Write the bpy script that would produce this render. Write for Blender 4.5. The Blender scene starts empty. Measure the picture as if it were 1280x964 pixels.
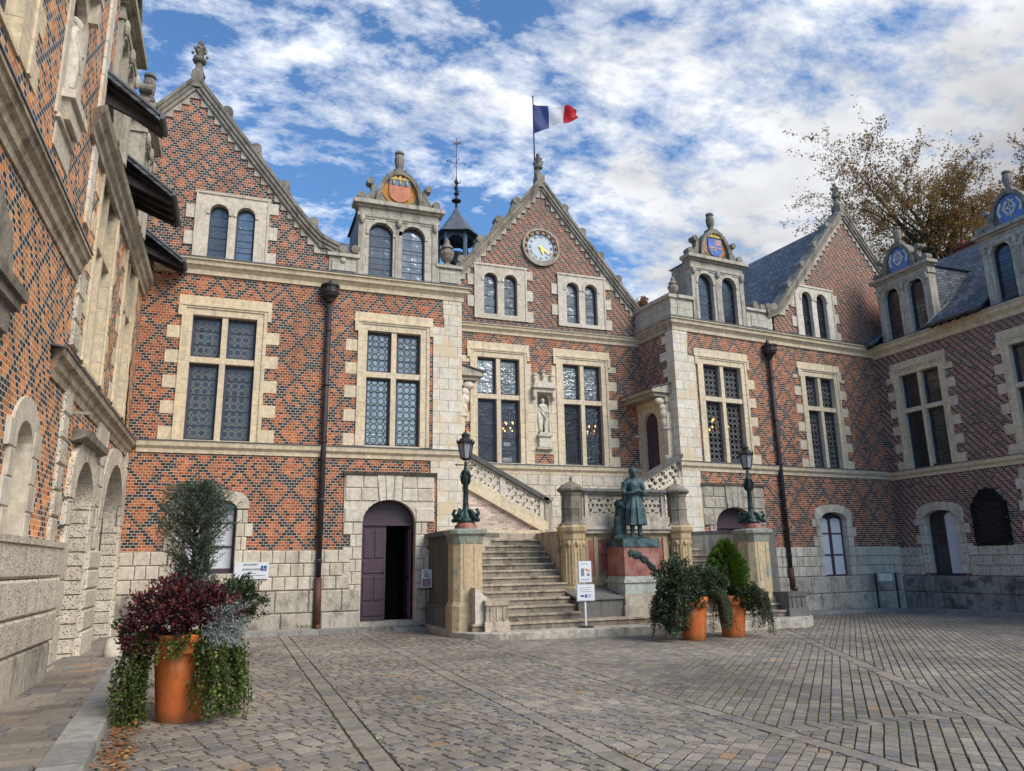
import bpy, math, random
from mathutils import Vector, Matrix
from mathutils.geometry import tessellate_polygon
R=random.Random(7)
PI=math.pi
S=bpy.context.scene
COL=S.collection
def gz(x,y=0): return -0.013*x
SPLIT={'plinth','arch_surround','rusticated_base','rusticated_pier','rusticated_strip','window_frame','pane','upper_pane','lower_pane','blind','arch_lining','arch_door','window_surround','parapet','scroll_carving','dormer_cheek','stepped_stones','post','gilt_boss','return_cornice','carved_stud','brass_frame_x','chimney_pot','portal_door','door_surround','carved_bracket','gutter','crest_relief','lit_candle_bulb','paper_sheets'}

# ---------------------------------------------------------------- mesh collector
class M:
    def __init__(s,T=None):
        s.v=[];s.f=[];s.t=[];s.mi=[];s.T=T;s.cur=0;s.tv=None
    def add(s,vs,fs,t=None):
        o=len(s.v)
        if s.T is not None: vs=[s.T@Vector(p) for p in vs]
        s.v+= [tuple(p) for p in vs]
        if t is None: t=s.tv if s.tv is not None else R.random()
        for f in fs: s.f.append([o+i for i in f]);s.t.append(t);s.mi.append(s.cur)
        return s
    def box(s,x0,x1,y0,y1,z0,z1,t=None):
        if x0>x1:x0,x1=x1,x0
        if y0>y1:y0,y1=y1,y0
        if z0>z1:z0,z1=z1,z0
        v=[(x0,y0,z0),(x1,y0,z0),(x1,y1,z0),(x0,y1,z0),(x0,y0,z1),(x1,y0,z1),(x1,y1,z1),(x0,y1,z1)]
        return s.add(v,[(0,3,2,1),(4,5,6,7),(0,1,5,4),(1,2,6,5),(2,3,7,6),(3,0,4,7)],t)
    def boss(s,x0,x1,z0,z1,y0,y1,b=.02,t=None):
        # a bossed block: back plane at y1, face at y0 (y0<y1), edges bevelled by b
        v=[(x0,y1,z0),(x1,y1,z0),(x1,y1,z1),(x0,y1,z1),(x0,y0+b,z0),(x1,y0+b,z0),(x1,y0+b,z1),(x0,y0+b,z1),
           (x0+b,y0,z0+b),(x1-b,y0,z0+b),(x1-b,y0,z1-b),(x0+b,y0,z1-b)]
        f=[(0,1,5,4),(1,2,6,5),(2,3,7,6),(3,0,4,7),(4,5,9,8),(5,6,10,9),(6,7,11,10),(7,4,8,11),(8,9,10,11)]
        return s.add(v,f,t)
    def poly(s,pts,t=None): return s.add(pts,[list(range(len(pts)))],t)
    def slab(s,out,holes,y0,y1,t=None,back=True):
        # polygon with holes in the x,z plane, front at y0, back at y1 (y1>y0)
        loops=[list(out)]+[list(h) for h in holes]
        tri=tessellate_polygon([[Vector((p[0],p[1],0)) for p in l] for l in loops])
        fl=[p for l in loops for p in l];n=len(fl)
        v=[(p[0],y0,p[1]) for p in fl]+[(p[0],y1,p[1]) for p in fl]
        f=[]
        for a,b,c in tri:
            A,B,C_=fl[a],fl[b],fl[c]
            cr=(B[0]-A[0])*(C_[1]-A[1])-(B[1]-A[1])*(C_[0]-A[0])
            if abs(cr)<1e-9: continue
            if cr<0:a,b,c=a,c,b
            f.append((a,b,c))
            if back:f.append((a+n,c+n,b+n))
        o=0
        for k,l in enumerate(loops):
            m=len(l)
            area=sum(l[i][0]*l[(i+1)%m][1]-l[(i+1)%m][0]*l[i][1] for i in range(m))
            ccw=area>0
            if k>0: ccw=not ccw
            for i in range(m):
                a=o+i;b=o+(i+1)%m
                f.append((a,a+n,b+n,b) if ccw else (b,b+n,a+n,a))
            o+=m
        return s.add(v,f,t)
    def lathe(s,prof,cx=0,cy=0,cz=0,seg=12,sx=1,sy=1,t=None,rot=0,cap=True):
        v=[];f=[];n=len(prof)
        for r,z in prof:
            for i in range(seg):
                a=2*PI*i/seg+rot
                v.append((cx+r*sx*math.cos(a),cy+r*sy*math.sin(a),cz+z))
        for j in range(n-1):
            for i in range(seg):
                a=j*seg+i;b=j*seg+(i+1)%seg
                f.append((a,b,b+seg,a+seg))
        if cap:
            f.append(list(range(seg))[::-1]);f.append([(n-1)*seg+i for i in range(seg)])
        return s.add(v,f,t)
    def ell(s,c,r,seg=10,t=None):
        p=[(math.sin(PI*i/6),-math.cos(PI*i/6)) for i in range(7)]
        p=[(max(a,.02),b) for a,b in p]
        o=len(s.v)
        return s.lathe([(a,b*r[2]) for a,b in p],c[0],c[1],c[2],seg,r[0],r[1],t)
    def tube(s,pts,rad,seg=6,t=None):
        pts=[Vector(p) for p in pts]
        if not hasattr(rad,'__len__'): rad=[rad]*len(pts)
        v=[];f=[];n=len(pts);pv=None
        for k,p in enumerate(pts):
            d=(pts[min(k+1,n-1)]-pts[max(k-1,0)])
            if d.length<1e-6:d=Vector((0,0,1))
            d.normalize()
            if pv is None:
                a=Vector((0,0,1)) if abs(d.z)<.9 else Vector((1,0,0))
                pv=d.cross(a).normalized()
            else:
                pv=(pv-d*pv.dot(d))
                if pv.length<1e-6: pv=d.orthogonal()
                pv.normalize()
            w=d.cross(pv)
            for i in range(seg):
                a=2*PI*i/seg
                v.append(p+rad[k]*(math.cos(a)*pv+math.sin(a)*w))
        for j in range(n-1):
            for i in range(seg):
                a=j*seg+i;b=j*seg+(i+1)%seg
                f.append((a,b,b+seg,a+seg))
        f.append(list(range(seg))[::-1]);f.append([(n-1)*seg+i for i in range(seg)])
        return s.add(v,f,t)
    def profile(s,prof,x0,x1,t=None,e0=0,e1=0):
        # moulding profile [(out,z)...] running along x; out is towards -y; ends mitre out by e0/e1 (1 = 45 deg)
        v=[];n=len(prof)
        for o,z in prof: v.append((x0-e0*o,-o,z))
        for o,z in prof: v.append((x1+e1*o,-o,z))
        f=[]
        for i in range(n):
            j=(i+1)%n
            f.append((i,i+n,j+n,j))
        f.append(list(range(n)));f.append([n+i for i in range(n)][::-1])
        return s.add(v,f,t)
    def leaf(s,p,d,up,l,w,t=None):
        # one folded leaf
        d=d.normalized();sd=d.cross(up)
        if sd.length<1e-4: sd=d.orthogonal()
        sd.normalize()
        a=p;b=p+d*l*.5+sd*w*.5;c=p+d*l;e=p+d*l*.5-sd*w*.5
        return s.add([a,b,c,e],[(0,1,2,3)],t)
    def obj(s,name,mat,parent=None,smooth=False,loc=None,recalc=False):
        if name in SPLIT and len(s.v)>8:
            cl=s.clusters()
            if len(cl)>1:
                last=None
                for c in cl:
                    x=M();x.v=s.v;x.f=[s.f[i] for i in c];x.t=[s.t[i] for i in c];x.mi=[s.mi[i] for i in c]
                    us=sorted({i for f in x.f for i in f});mp={k:j for j,k in enumerate(us)}
                    x.v=[s.v[i] for i in us];x.f=[[mp[i] for i in f] for f in x.f]
                    o=x._obj(name,mat,parent,smooth,loc,recalc)
                    last=last or o
                return last
        return s._obj(name,mat,parent,smooth,loc,recalc)
    def clusters(s,gap=.07):
        # groups of faces whose pieces touch or nearly touch
        par=list(range(len(s.v)))
        def fd(i):
            while par[i]!=i: par[i]=par[par[i]];i=par[i]
            return i
        for f in s.f:
            a=fd(f[0])
            for i in f[1:]: par[fd(i)]=a
        bb={}
        for i,v in enumerate(s.v):
            r=fd(i);b=bb.get(r)
            if b is None: bb[r]=[v[0],v[1],v[2],v[0],v[1],v[2]]
            else:
                for k in range(3): b[k]=min(b[k],v[k]);b[k+3]=max(b[k+3],v[k])
        ks=list(bb);q={k:k for k in ks}
        def g(k):
            while q[k]!=k:q[k]=q[q[k]];k=q[k]
            return k
        for i,a in enumerate(ks):
            A=bb[a]
            for b in ks[i+1:]:
                B=bb[b]
                if A[0]-gap<B[3] and B[0]-gap<A[3] and A[1]-gap<B[4] and B[1]-gap<A[4] and A[2]-gap<B[5] and B[2]-gap<A[5]: q[g(b)]=g(a)
        out={}
        for i,f in enumerate(s.f): out.setdefault(g(fd(f[0])),[]).append(i)
        return list(out.values())
    def _obj(s,name,mat,parent=None,smooth=False,loc=None,recalc=False):
        me=bpy.data.meshes.new(name)
        me.from_pydata(s.v,[],s.f)
        a=me.attributes.new('tint','FLOAT','FACE')
        a.data.foreach_set('value',s.t)
        ms=mat if isinstance(mat,(list,tuple)) else [mat]
        for m in ms: me.materials.append(m)
        if len(ms)>1: me.polygons.foreach_set('material_index',s.mi)
        if smooth: me.polygons.foreach_set('use_smooth',[True]*len(s.f))
        me.update()
        if recalc:
            import bmesh
            b=bmesh.new();b.from_mesh(me);bmesh.ops.recalc_face_normals(b,faces=b.faces);b.to_mesh(me);b.free()
        o=bpy.data.objects.new(name,me);COL.objects.link(o)
        if parent: o.parent=parent
        if loc: o.location=loc
        return o
def tag(o,label=None,cat=None,group=None,kind=None):
    if label:o['label']=label
    if cat:o['category']=cat
    if group:o['group']=group
    if kind:o['kind']=kind
    return o
def empty(name,loc=(0,0,0),rz=0,label=None,cat=None,group=None,parent=None):
    o=bpy.data.objects.new(name,None);COL.objects.link(o);o.empty_display_size=.2
    o.location=loc;o.rotation_euler=(0,0,rz)
    if parent:o.parent=parent
    return tag(o,label,cat,group)
def arch(x0,x1,z0,zs,zt,n=10):
    # outline with an elliptical head, counter-clockwise from bottom left
    c=(x0+x1)/2;r=(x1-x0)/2
    p=[(x0,z0),(x1,z0)]
    for i in range(n+1):
        a=PI*i/n
        p.append((c+r*math.cos(a),zs+(zt-zs)*math.sin(a)))
    return p
def rect(x0,x1,z0,z1): return [(x0,z0),(x1,z0),(x1,z1),(x0,z1)]
def remesh(o,vox=.012,sm=3):
    # fuses the pieces of a figure into one continuous skin
    m=o.modifiers.new('r','REMESH');m.mode='VOXEL';m.voxel_size=vox
    s_=o.modifiers.new('s','SMOOTH');s_.iterations=sm;s_.factor=.5
    dg=bpy.context.evaluated_depsgraph_get();dg.update()
    me=bpy.data.meshes.new_from_object(o.evaluated_get(dg))
    mats=list(o.data.materials)
    o.modifiers.clear();o.data=me
    if not me.materials:
        for k in mats: me.materials.append(k)
    me.polygons.foreach_set('use_smooth',[True]*len(me.polygons))
    return o
def text_mesh(m,body,size,x,y,z,mode='facade',t=.5,align='CENTER',rotz=0,depth=.004):
    # writing as geometry, standing in the x,z plane facing -y, centred at x,z
    c=bpy.data.curves.new('txt','FONT');c.body=body;c.size=size;c.extrude=depth/2;c.align_x=align;c.align_y='CENTER';c.resolution_u=1
    o=bpy.data.objects.new('txt',c);COL.objects.link(o)
    dg=bpy.context.evaluated_depsgraph_get();dg.update()
    me=o.evaluated_get(dg).to_mesh()
    ca,sa=math.cos(rotz),math.sin(rotz)
    vs=[(x+v.co.x*ca-v.co.y*sa,y-v.co.z,z+v.co.x*sa+v.co.y*ca) for v in me.vertices]
    fs=[list(p.vertices) for p in me.polygons]
    m.add(vs,fs,t)
    o.evaluated_get(dg).to_mesh_clear()
    bpy.data.objects.remove(o);bpy.data.curves.remove(c)

# ---------------------------------------------------------------- material helpers
class N:
    def __init__(s,name):
        m=bpy.data.materials.new(name);m.use_nodes=True;s.mat=m;s.nt=m.node_tree
        s.nt.nodes.clear()
        s.out=s.n('ShaderNodeOutputMaterial')
        s.p=s.n('ShaderNodeBsdfPrincipled');s.l(s.p.outputs[0],s.out.inputs[0])
    def n(s,t): return s.nt.nodes.new(t)
    def l(s,a,b): s.nt.links.new(a,b)
    def set(s,inp,v):
        if isinstance(v,bpy.types.NodeSocket): s.l(v,inp)
        else:
            if isinstance(v,(tuple,list)) and len(v)==3 and inp.type=='RGBA': v=(*v,1)
            inp.default_value=v
    def m(s,op,a,b=None,c=None,clamp=False):
        x=s.n('ShaderNodeMath');x.operation=op;x.use_clamp=clamp
        s.set(x.inputs[0],a)
        if b is not None:s.set(x.inputs[1],b)
        if c is not None:s.set(x.inputs[2],c)
        return x.outputs[0]
    def mix(s,f,a,b,mode='MIX'):
        x=s.n('ShaderNodeMix');x.data_type='RGBA';x.blend_type=mode
        s.set(x.inputs[0],f);s.set(x.inputs[6],a);s.set(x.inputs[7],b);return x.outputs[2]
    def obj(s): return s.n('ShaderNodeTexCoord').outputs['Object']
    def sep(s,v):
        x=s.n('ShaderNodeSeparateXYZ');s.l(v,x.inputs[0]);return x.outputs
    def comb(s,a,b,c=0.0):
        x=s.n('ShaderNodeCombineXYZ');s.set(x.inputs[0],a);s.set(x.inputs[1],b);s.set(x.inputs[2],c);return x.outputs[0]
    def map(s,v,sc=(1,1,1),rot=(0,0,0),loc=(0,0,0)):
        x=s.n('ShaderNodeMapping');s.l(v,x.inputs[0]);x.inputs['Scale'].default_value=sc;x.inputs['Rotation'].default_value=rot;x.inputs['Location'].default_value=loc
        return x.outputs[0]
    def noise(s,v,sc,det=4,ro=.55,dist=0):
        x=s.n('ShaderNodeTexNoise');s.l(v,x.inputs['Vector']);x.inputs['Scale'].default_value=sc;x.inputs['Detail'].default_value=det;x.inputs['Roughness'].default_value=ro;x.inputs['Distortion'].default_value=dist
        return x.outputs[0]
    def ramp(s,v,lo,hi,a=0.,b=1.):
        x=s.n('ShaderNodeMapRange');s.set(x.inputs[0],v);x.inputs[1].default_value=lo;x.inputs[2].default_value=hi;x.inputs[3].default_value=a;x.inputs[4].default_value=b
        return x.outputs[0]
    def tint(s):
        x=s.n('ShaderNodeAttribute');x.attribute_name='tint';return x.outputs['Fac']
    def bump(s,h,st=.4,d=.01):
        x=s.n('ShaderNodeBump');x.inputs['Strength'].default_value=st;x.inputs['Distance'].default_value=d;s.l(h,x.inputs['Height']);s.l(x.outputs[0],s.p.inputs['Normal'])
    def fin(s,col,rough=.8,spec=.3,metal=0):
        s.set(s.p.inputs['Base Color'],col);s.set(s.p.inputs['Roughness'],rough)
        s.p.inputs['Specular IOR Level'].default_value=spec;s.p.inputs['Metallic'].default_value=metal
        return s.mat
def scale_col(n,c,f): # multiply colour socket/tuple by scalar socket
    x=n.n('ShaderNodeVectorMath');x.operation='SCALE'
    if isinstance(c,bpy.types.NodeSocket): n.l(c,x.inputs[0])
    else: x.inputs[0].default_value=c
    n.set(x.inputs['Scale'],f);return x.outputs[0]

def stone(name,c1,c2,dirt=.5,dark=(.05,.048,.042),sc=1.,bump=.35,pit=0,rough=.88,blotch=.0,spot=None):
    n=N(name);o=n.obj();t=n.tint()
    base=n.mix(t,c1,c2)
    big=n.noise(o,1.3*sc,5,.6);fine=n.noise(o,9*sc,5,.65)
    st=n.noise(n.map(o,(5,5,.55)),1.0,4,.6)
    base=scale_col(n,base,n.ramp(fine,.3,.75,.72,1.18))
    base=n.mix(n.ramp(big,.42,.72,0,.22),base,tuple(x*.62 for x in c2))
    d=n.m('MULTIPLY',n.ramp(st,.5,.75,0,1),dirt,clamp=True)
    base=n.mix(d,base,dark)
    if blotch:
        base=n.mix(n.m('MULTIPLY',n.ramp(n.noise(o,2.3,6,.7),.5,.62,0,1),blotch),base,dark)
    if spot:
        base=n.mix(n.ramp(n.noise(o,3.1,5,.7),.56,.66,0,.8),base,spot)
    h=n.m('ADD',n.m('MULTIPLY',fine,.6),n.noise(o,42*sc,3,.6))
    if pit:
        v=n.n('ShaderNodeTexVoronoi');n.l(o,v.inputs['Vector']);v.inputs['Scale'].default_value=pit
        pv=n.ramp(v.outputs['Distance'],.18,.34,0,1)
        h=n.m('ADD',h,n.m('MULTIPLY',pv,1.6))
        base=n.mix(pv,scale_col(n,base,.42),base)
    n.bump(h,bump,.02)
    return n.fin(base,rough,.25)

def ashlar(name,axis,c1,c2,bw=.55,bh=.335,joint=(.25,.22,.17),dirt=.25,spot=None):
    n=N(name);o=n.obj();s=n.sep(o)
    uv=n.comb(s[axis],s[2])
    b=n.n('ShaderNodeTexBrick');n.l(uv,b.inputs['Vector'])
    b.inputs['Color1'].default_value=(*c1,1);b.inputs['Color2'].default_value=(*c2,1);b.inputs['Mortar'].default_value=(*joint,1)
    b.inputs['Scale'].default_value=1;b.inputs['Mortar Size'].default_value=.008;b.inputs['Brick Width'].default_value=bw;b.inputs['Row Height'].default_value=bh
    b.inputs['Mortar Smooth'].default_value=.3
    fine=n.noise(o,8,5,.65)
    c=scale_col(n,b.outputs['Color'],n.ramp(fine,.3,.75,.78,1.15))
    if spot: c=n.mix(n.ramp(n.noise(o,1.7,3,.5),.5,.62,0,.75),c,spot)
    st=n.noise(n.map(o,(4,4,.5)),1.0,4,.6)
    c=n.mix(n.ramp(st,.55,.8,0,dirt),c,(.08,.075,.065))
    n.bump(n.m('ADD',n.m('MULTIPLY',b.outputs['Fac'],-1.2),n.m('MULTIPLY',fine,.5)),.4,.012)
    return n.fin(c,.85,.25)

def brick(name,axis,red,red2,dark,mortar,P=7,kp=1,kq=1,L=.128,h=.074,rd=.06,soot=.25,off=0):
    n=N(name);o=n.obj();s=n.sep(o)
    U=n.m('DIVIDE',s[axis],L);Z=n.m('DIVIDE',s[2],h)
    row=n.m('FLOOR',Z);fz=n.m('FRACT',Z)
    par=n.m('FLOORED_MODULO',row,2.)
    U2=n.m('ADD',U,n.m('MULTIPLY',par,.5))
    col=n.m('FLOOR',U2);fx=n.m('FRACT',U2)
    si=n.m('SUBTRACT',n.m('MULTIPLY',col,2.),par)
    p=n.m('MULTIPLY',n.m('ADD',si,row),.5);q=n.m('MULTIPLY',n.m('SUBTRACT',si,row),.5)
    eps=.25
    dp=n.m('LESS_THAN',n.m('FLOORED_MODULO',n.m('ADD',p,off+eps),float(P)),float(kp))
    dq=n.m('LESS_THAN',n.m('FLOORED_MODULO',n.m('ADD',q,eps),float(P)),float(kq))
    w=n.n('ShaderNodeTexWhiteNoise');w.noise_dimensions='2D';n.l(n.comb(col,row),w.inputs['Vector'])
    ws=n.sep(w.outputs['Color'])
    dr=n.m('LESS_THAN',ws[0],rd)
    dk=n.m('MAXIMUM',n.m('MAXIMUM',dp,dq),dr)
    big=n.noise(o,.9,4,.6)
    # patches where the dark bricks were laid more densely
    alt=n.m('MULTIPLY',n.m('GREATER_THAN',big,.56),n.m('LESS_THAN',n.m('FLOORED_MODULO',n.m('ADD',p,eps),2.),1.))
    alt=n.m('MULTIPLY',alt,n.m('LESS_THAN',ws[1],.55))
    dk=n.m('MAXIMUM',dk,alt)
    redc=n.mix(ws[2],red,red2)
    redc=scale_col(n,redc,n.ramp(ws[1],0,1,.62,1.28))
    redc=scale_col(n,redc,n.ramp(n.noise(o,.5,5,.65),.32,.68,.74,1.22))
    dc=scale_col(n,dark,n.ramp(ws[1],0,1,.6,1.9))
    c=n.mix(dk,redc,dc)
    mo=n.m('MAXIMUM',n.m('LESS_THAN',fx,.10),n.m('LESS_THAN',fz,.17))
    mc=scale_col(n,mortar,n.ramp(n.noise(o,5,4,.6),.3,.7,.65,1.1))
    c=n.mix(mo,c,mc)
    st=n.noise(n.map(o,(1.6,1.6,.35)),1.,4,.6)
    c=n.mix(n.ramp(st,.50,.72,0,soot),c,(.045,.038,.033))
    n.bump(n.m('ADD',n.m('MULTIPLY',mo,-1.),n.m('MULTIPLY',n.noise(o,30,3,.6),.4)),.5,.01)
    return n.fin(c,n.ramp(dk,0,1,.85,.55),.3)

def plain(name,c,rough=.6,spec=.4,metal=0,var=.25,sc=6,bump=.1,c2=None,emit=None,es=1):
    n=N(name);o=n.obj();f=n.noise(o,sc,5,.6)
    cc=scale_col(n,c,n.ramp(f,.3,.7,1-var,1+var))
    if c2: cc=n.mix(n.ramp(n.noise(o,sc*.4,5,.65),.45,.62,0,1),cc,c2)
    if bump:n.bump(n.noise(o,sc*4,3,.6),bump,.01)
    if emit:
        n.p.inputs['Emission Color'].default_value=(*emit,1);n.p.inputs['Emission Strength'].default_value=es
    return n.fin(cc,rough,spec,metal)
def foliage(name,c1,c2,c3=None,rough=.55,tr=.25):
    n=N(name);t=n.tint()
    c=n.mix(t,c1,c2)
    if c3: c=n.mix(n.ramp(t,.8,.9,0,1),c,c3)
    n.fin(c,rough,.3)
    tb=n.n('ShaderNodeBsdfTranslucent');n.l(c,tb.inputs[0])
    mx=n.n('ShaderNodeMixShader');mx.inputs[0].default_value=tr
    n.l(n.p.outputs[0],mx.inputs[1]);n.l(tb.outputs[0],mx.inputs[2]);n.l(mx.outputs[0],n.out.inputs[0])
    return n.mat
def glassmat(name,axis,pattern,line=(.10,.11,.11),body=(.012,.014,.018),gl=.12,cell=.2,see=0.,mott=.5,refl=(.8,.85,.95)):
    # leaded glazing: pattern of cames over dark glass whose quarries tilt slightly
    n=N(name);o=n.obj();s=n.sep(o)
    U=n.m('DIVIDE',s[axis],cell);Z=n.m('DIVIDE',s[2],cell)
    fu=n.m('SUBTRACT',n.m('FRACT',U),.5);fz=n.m('SUBTRACT',n.m('FRACT',Z),.5)
    def ring(cu,cz,r,w):
        du=n.m('SUBTRACT',fu,cu);dz=n.m('SUBTRACT',fz,cz)
        d=n.m('SQRT',n.m('ADD',n.m('MULTIPLY',du,du),n.m('MULTIPLY',dz,dz)))
        return n.m('LESS_THAN',n.m('ABSOLUTE',n.m('SUBTRACT',d,r)),w)
    if pattern=='ring':
        k=ring(0,0,.2,.045)
        for a,b in ((.5,.5),(-.5,.5),(.5,-.5),(-.5,-.5)): k=n.m('MAXIMUM',k,ring(a,b,.42,.04))
        ax=n.m('MULTIPLY',n.m('LESS_THAN',n.m('MINIMUM',n.m('ABSOLUTE',fu),n.m('ABSOLUTE',fz)),.04),n.m('GREATER_THAN',n.m('MAXIMUM',n.m('ABSOLUTE',fu),n.m('ABSOLUTE',fz)),.2))
        k=n.m('MAXIMUM',k,ax)
    elif pattern=='grid':
        k=n.m('MAXIMUM',n.m('GREATER_THAN',n.m('ABSOLUTE',fu),.455),n.m('GREATER_THAN',n.m('ABSOLUTE',fz),.45))
    else:
        k=n.m('MAXIMUM',n.m('GREATER_THAN',n.m('ABSOLUTE',fu),.48),n.m('GREATER_THAN',n.m('ABSOLUTE',fz),.47))
    w=n.n('ShaderNodeTexVoronoi');n.l(o,w.inputs['Vector']);w.inputs['Scale'].default_value=1/cell*1.3
    n.fin(n.mix(k,body,line),n.ramp(k,0,1,.15,.6),.5)
    g=n.n('ShaderNodeBsdfGlossy');g.inputs['Roughness'].default_value=.16
    g.inputs[0].default_value=(*refl,1)
    bb=n.n('ShaderNodeBump');bb.inputs['Strength'].default_value=mott;bb.inputs['Distance'].default_value=.05
    n.l(n.m('ADD',n.noise(o,2.2/cell*.4,3,.5),n.m('MULTIPLY',n.sep(w.outputs['Color'])[0],.25)),bb.inputs['Height']);n.l(bb.outputs[0],g.inputs['Normal'])
    mx=n.n('ShaderNodeMixShader');n.set(mx.inputs[0],n.m('MULTIPLY',n.m('MULTIPLY',n.m('SUBTRACT',1.,k),gl),n.ramp(n.m('ADD',n.m('MULTIPLY',n.tint(),.6),n.m('MULTIPLY',n.noise(o,1.6,4,.6),.9)),.35,1.0,.35,1.25)))
    base=n.p.outputs[0]
    if see:
        tr=n.n('ShaderNodeBsdfTransparent');tr.inputs[0].default_value=(.9,.9,.88,1)
        m2=n.n('ShaderNodeMixShader');n.set(m2.inputs[0],n.m('MULTIPLY',n.m('SUBTRACT',1.,k),see))
        n.l(base,m2.inputs[1]);n.l(tr.outputs[0],m2.inputs[2]);base=m2.outputs[0]
    n.l(base,mx.inputs[1]);n.l(g.outputs[0],mx.inputs[2]);n.l(mx.outputs[0],n.out.inputs[0])
    return n.mat

# ---------------------------------------------------------------- materials
RED=(.33,.074,.024);RED2=(.46,.145,.056);DK=(.020,.021,.029);MO=(.60,.51,.40)
BX=brick('brick_diaper',0,RED,RED2,DK,MO,P=7,kp=1,kq=1,soot=.35,rd=.16)
BXC=brick('brick_diaper_fine',0,(.34,.085,.036),(.46,.155,.07),DK,(.62,.54,.44),P=4,kp=1,kq=1,rd=.15,soot=.35)
BXR=brick('brick_alternating',0,(.34,.085,.036),(.46,.155,.07),(.024,.025,.031),(.54,.46,.37),P=2,kp=1,kq=0,rd=.06,soot=.4)
BYR=brick('brick_return',1,(.38,.10,.05),(.46,.17,.09),DK,(.60,.53,.46),P=5,kp=1,kq=1,rd=.2)
BW=brick('brick_warm_lit',0,(.60,.19,.05),(.68,.28,.085),(.022,.026,.036),(.74,.66,.56),P=6,kp=1,kq=1,L=.138,h=.076,rd=.16,soot=.3)  # same brick as the east wing; warm light put into the more orange colour
BE=brick('brick_brown',0,(.40,.13,.08),(.48,.20,.13),(.024,.028,.036),(.56,.50,.44),P=2,kp=1,kq=0,rd=.08,soot=.35)
SY=stone('limestone_cream',(.78,.64,.43),(.72,.60,.45),dirt=.28)
SW=stone('limestone_pale',(.72,.65,.55),(.62,.54,.43),dirt=.3)
SR=stone('limestone_rustic',(.72,.64,.53),(.58,.50,.40),dirt=.4,bump=.6)
SV=stone('limestone_vermiculated',(.74,.66,.54),(.62,.54,.44),dirt=.3,bump=.7,pit=22)
SG=stone('limestone_weathered',(.34,.30,.245),(.24,.21,.17),dirt=.75,blotch=.4,bump=.6,dark=(.035,.034,.03))
SM=stone('limestone_medium',(.56,.50,.41),(.44,.39,.32),dirt=.6,blotch=.3,bump=.5)
SP=stone('limestone_stained',(.58,.48,.36),(.44,.36,.27),dirt=.6,bump=.5,blotch=.5)
SH=stone('honey_stone',(.56,.42,.24),(.44,.33,.20),dirt=.6,bump=.4)
SB=stone('plinth_stone',(.58,.52,.43),(.44,.39,.33),dirt=.5,bump=.6,blotch=.5)
SD=stone('sooted_stone',(.20,.19,.175),(.13,.125,.12),dirt=.6,bump=.6)
AW=ashlar('ashlar_pale',0,(.76,.70,.61),(.66,.59,.48),spot=(.66,.51,.31))
AY=ashlar('ashlar_cream',0,(.74,.63,.46),(.68,.58,.42),bw=.62)
AD=ashlar('ashlar_dormer',0,(.56,.51,.43),(.47,.43,.36),bw=.4,bh=.28,dirt=.6)
FR=plain('window_frame_paint',(.045,.047,.075),.5,.4,var=.15)
DOORM=plain('purple_door_paint',(.075,.045,.062),.5,.4,var=.15)
SLATE=brick('roof_slate',0,(.10,.115,.14),(.15,.17,.20),(.06,.07,.085),(.045,.05,.06),P=50,kp=0,kq=0,L=.22,h=.11,rd=.2,soot=.2)
SLATEY=brick('roof_slate_y',1,(.10,.115,.14),(.15,.17,.20),(.06,.07,.085),(.045,.05,.06),P=50,kp=0,kq=0,L=.22,h=.11,rd=.2,soot=.2)
LEAD=plain('lead_sheet',(.10,.11,.13),.55,.5,var=.3)
DARKW=plain('dark_boarding',(.035,.028,.032),.7,.3,var=.4)
IRON=plain('black_iron',(.02,.02,.023),.5,.4,var=.2)
PIPE=plain('pipe_paint',(.035,.028,.032),.55,.4,var=.35)
PIPER=plain('pipe_rust_red',(.085,.03,.022),.6,.4,var=.3)
BRZ=plain('bronze_patina',(.026,.058,.056),.5,.4,metal=.25,var=.4,sc=9,bump=.3,c2=(.012,.018,.020))
BRZL=plain('bronze_verdigris',(.070,.125,.135),.55,.4,metal=.15,var=.45,sc=7,bump=.3,c2=(.016,.028,.034))
MRED=plain('red_marble',(.28,.08,.06),.4,.5,var=.3,sc=5,c2=(.42,.22,.18))
PINK=brick('pink_brick_infill',0,(.60,.44,.36),(.66,.50,.42),(.52,.36,.29),(.66,.58,.50),P=50,kp=0,kq=0,L=.22,h=.07,rd=.3,soot=.1)
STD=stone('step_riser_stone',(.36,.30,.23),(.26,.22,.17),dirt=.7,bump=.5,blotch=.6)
def terram():
    n=N('terracotta');o=n.obj();f=n.noise(o,9,6,.65);z=n.sep(o)[2]
    c=scale_col(n,(.54,.140,.036),n.ramp(f,.3,.7,.82,1.12))
    c=n.mix(n.ramp(n.noise(n.map(o,(6,6,1.2)),1.,5,.65),.52,.72,0,.45),c,(.60,.34,.20))
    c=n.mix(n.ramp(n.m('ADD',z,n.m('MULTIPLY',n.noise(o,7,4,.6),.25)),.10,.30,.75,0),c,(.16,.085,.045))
    c=n.mix(n.ramp(n.noise(o,4,5,.7),.60,.72,0,.5),c,(.28,.10,.045))
    n.bump(f,.35,.01);return n.fin(c,.8,.25)
TERRA=terram()
WHITE=plain('white_board',(.66,.68,.72),.4,.4,var=.03)
BLUE=plain('blue_print',(.02,.06,.28),.5,.4,var=.05)
GREYT=plain('grey_print',(.18,.19,.22),.5,.4,var=.05)
ORNG=plain('orange_print',(.75,.20,.05),.5,.4,var=.05)
PURP=plain('purple_print',(.32,.12,.22),.5,.4,var=.05)
GOLD=plain('gold_letters',(.13,.10,.045),.6,.3,metal=.1,var=.3)
BLKM=plain('black_marble',(.006,.008,.013),.5,.2,var=.3)
CREAM=plain('cream_paper',(.62,.60,.45),.6,.3,var=.05)
GRING=glassmat('glass_ring_leads',0,'ring',cell=.19,gl=.07,line=(.13,.135,.13),refl=(.85,.84,.8))
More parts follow.
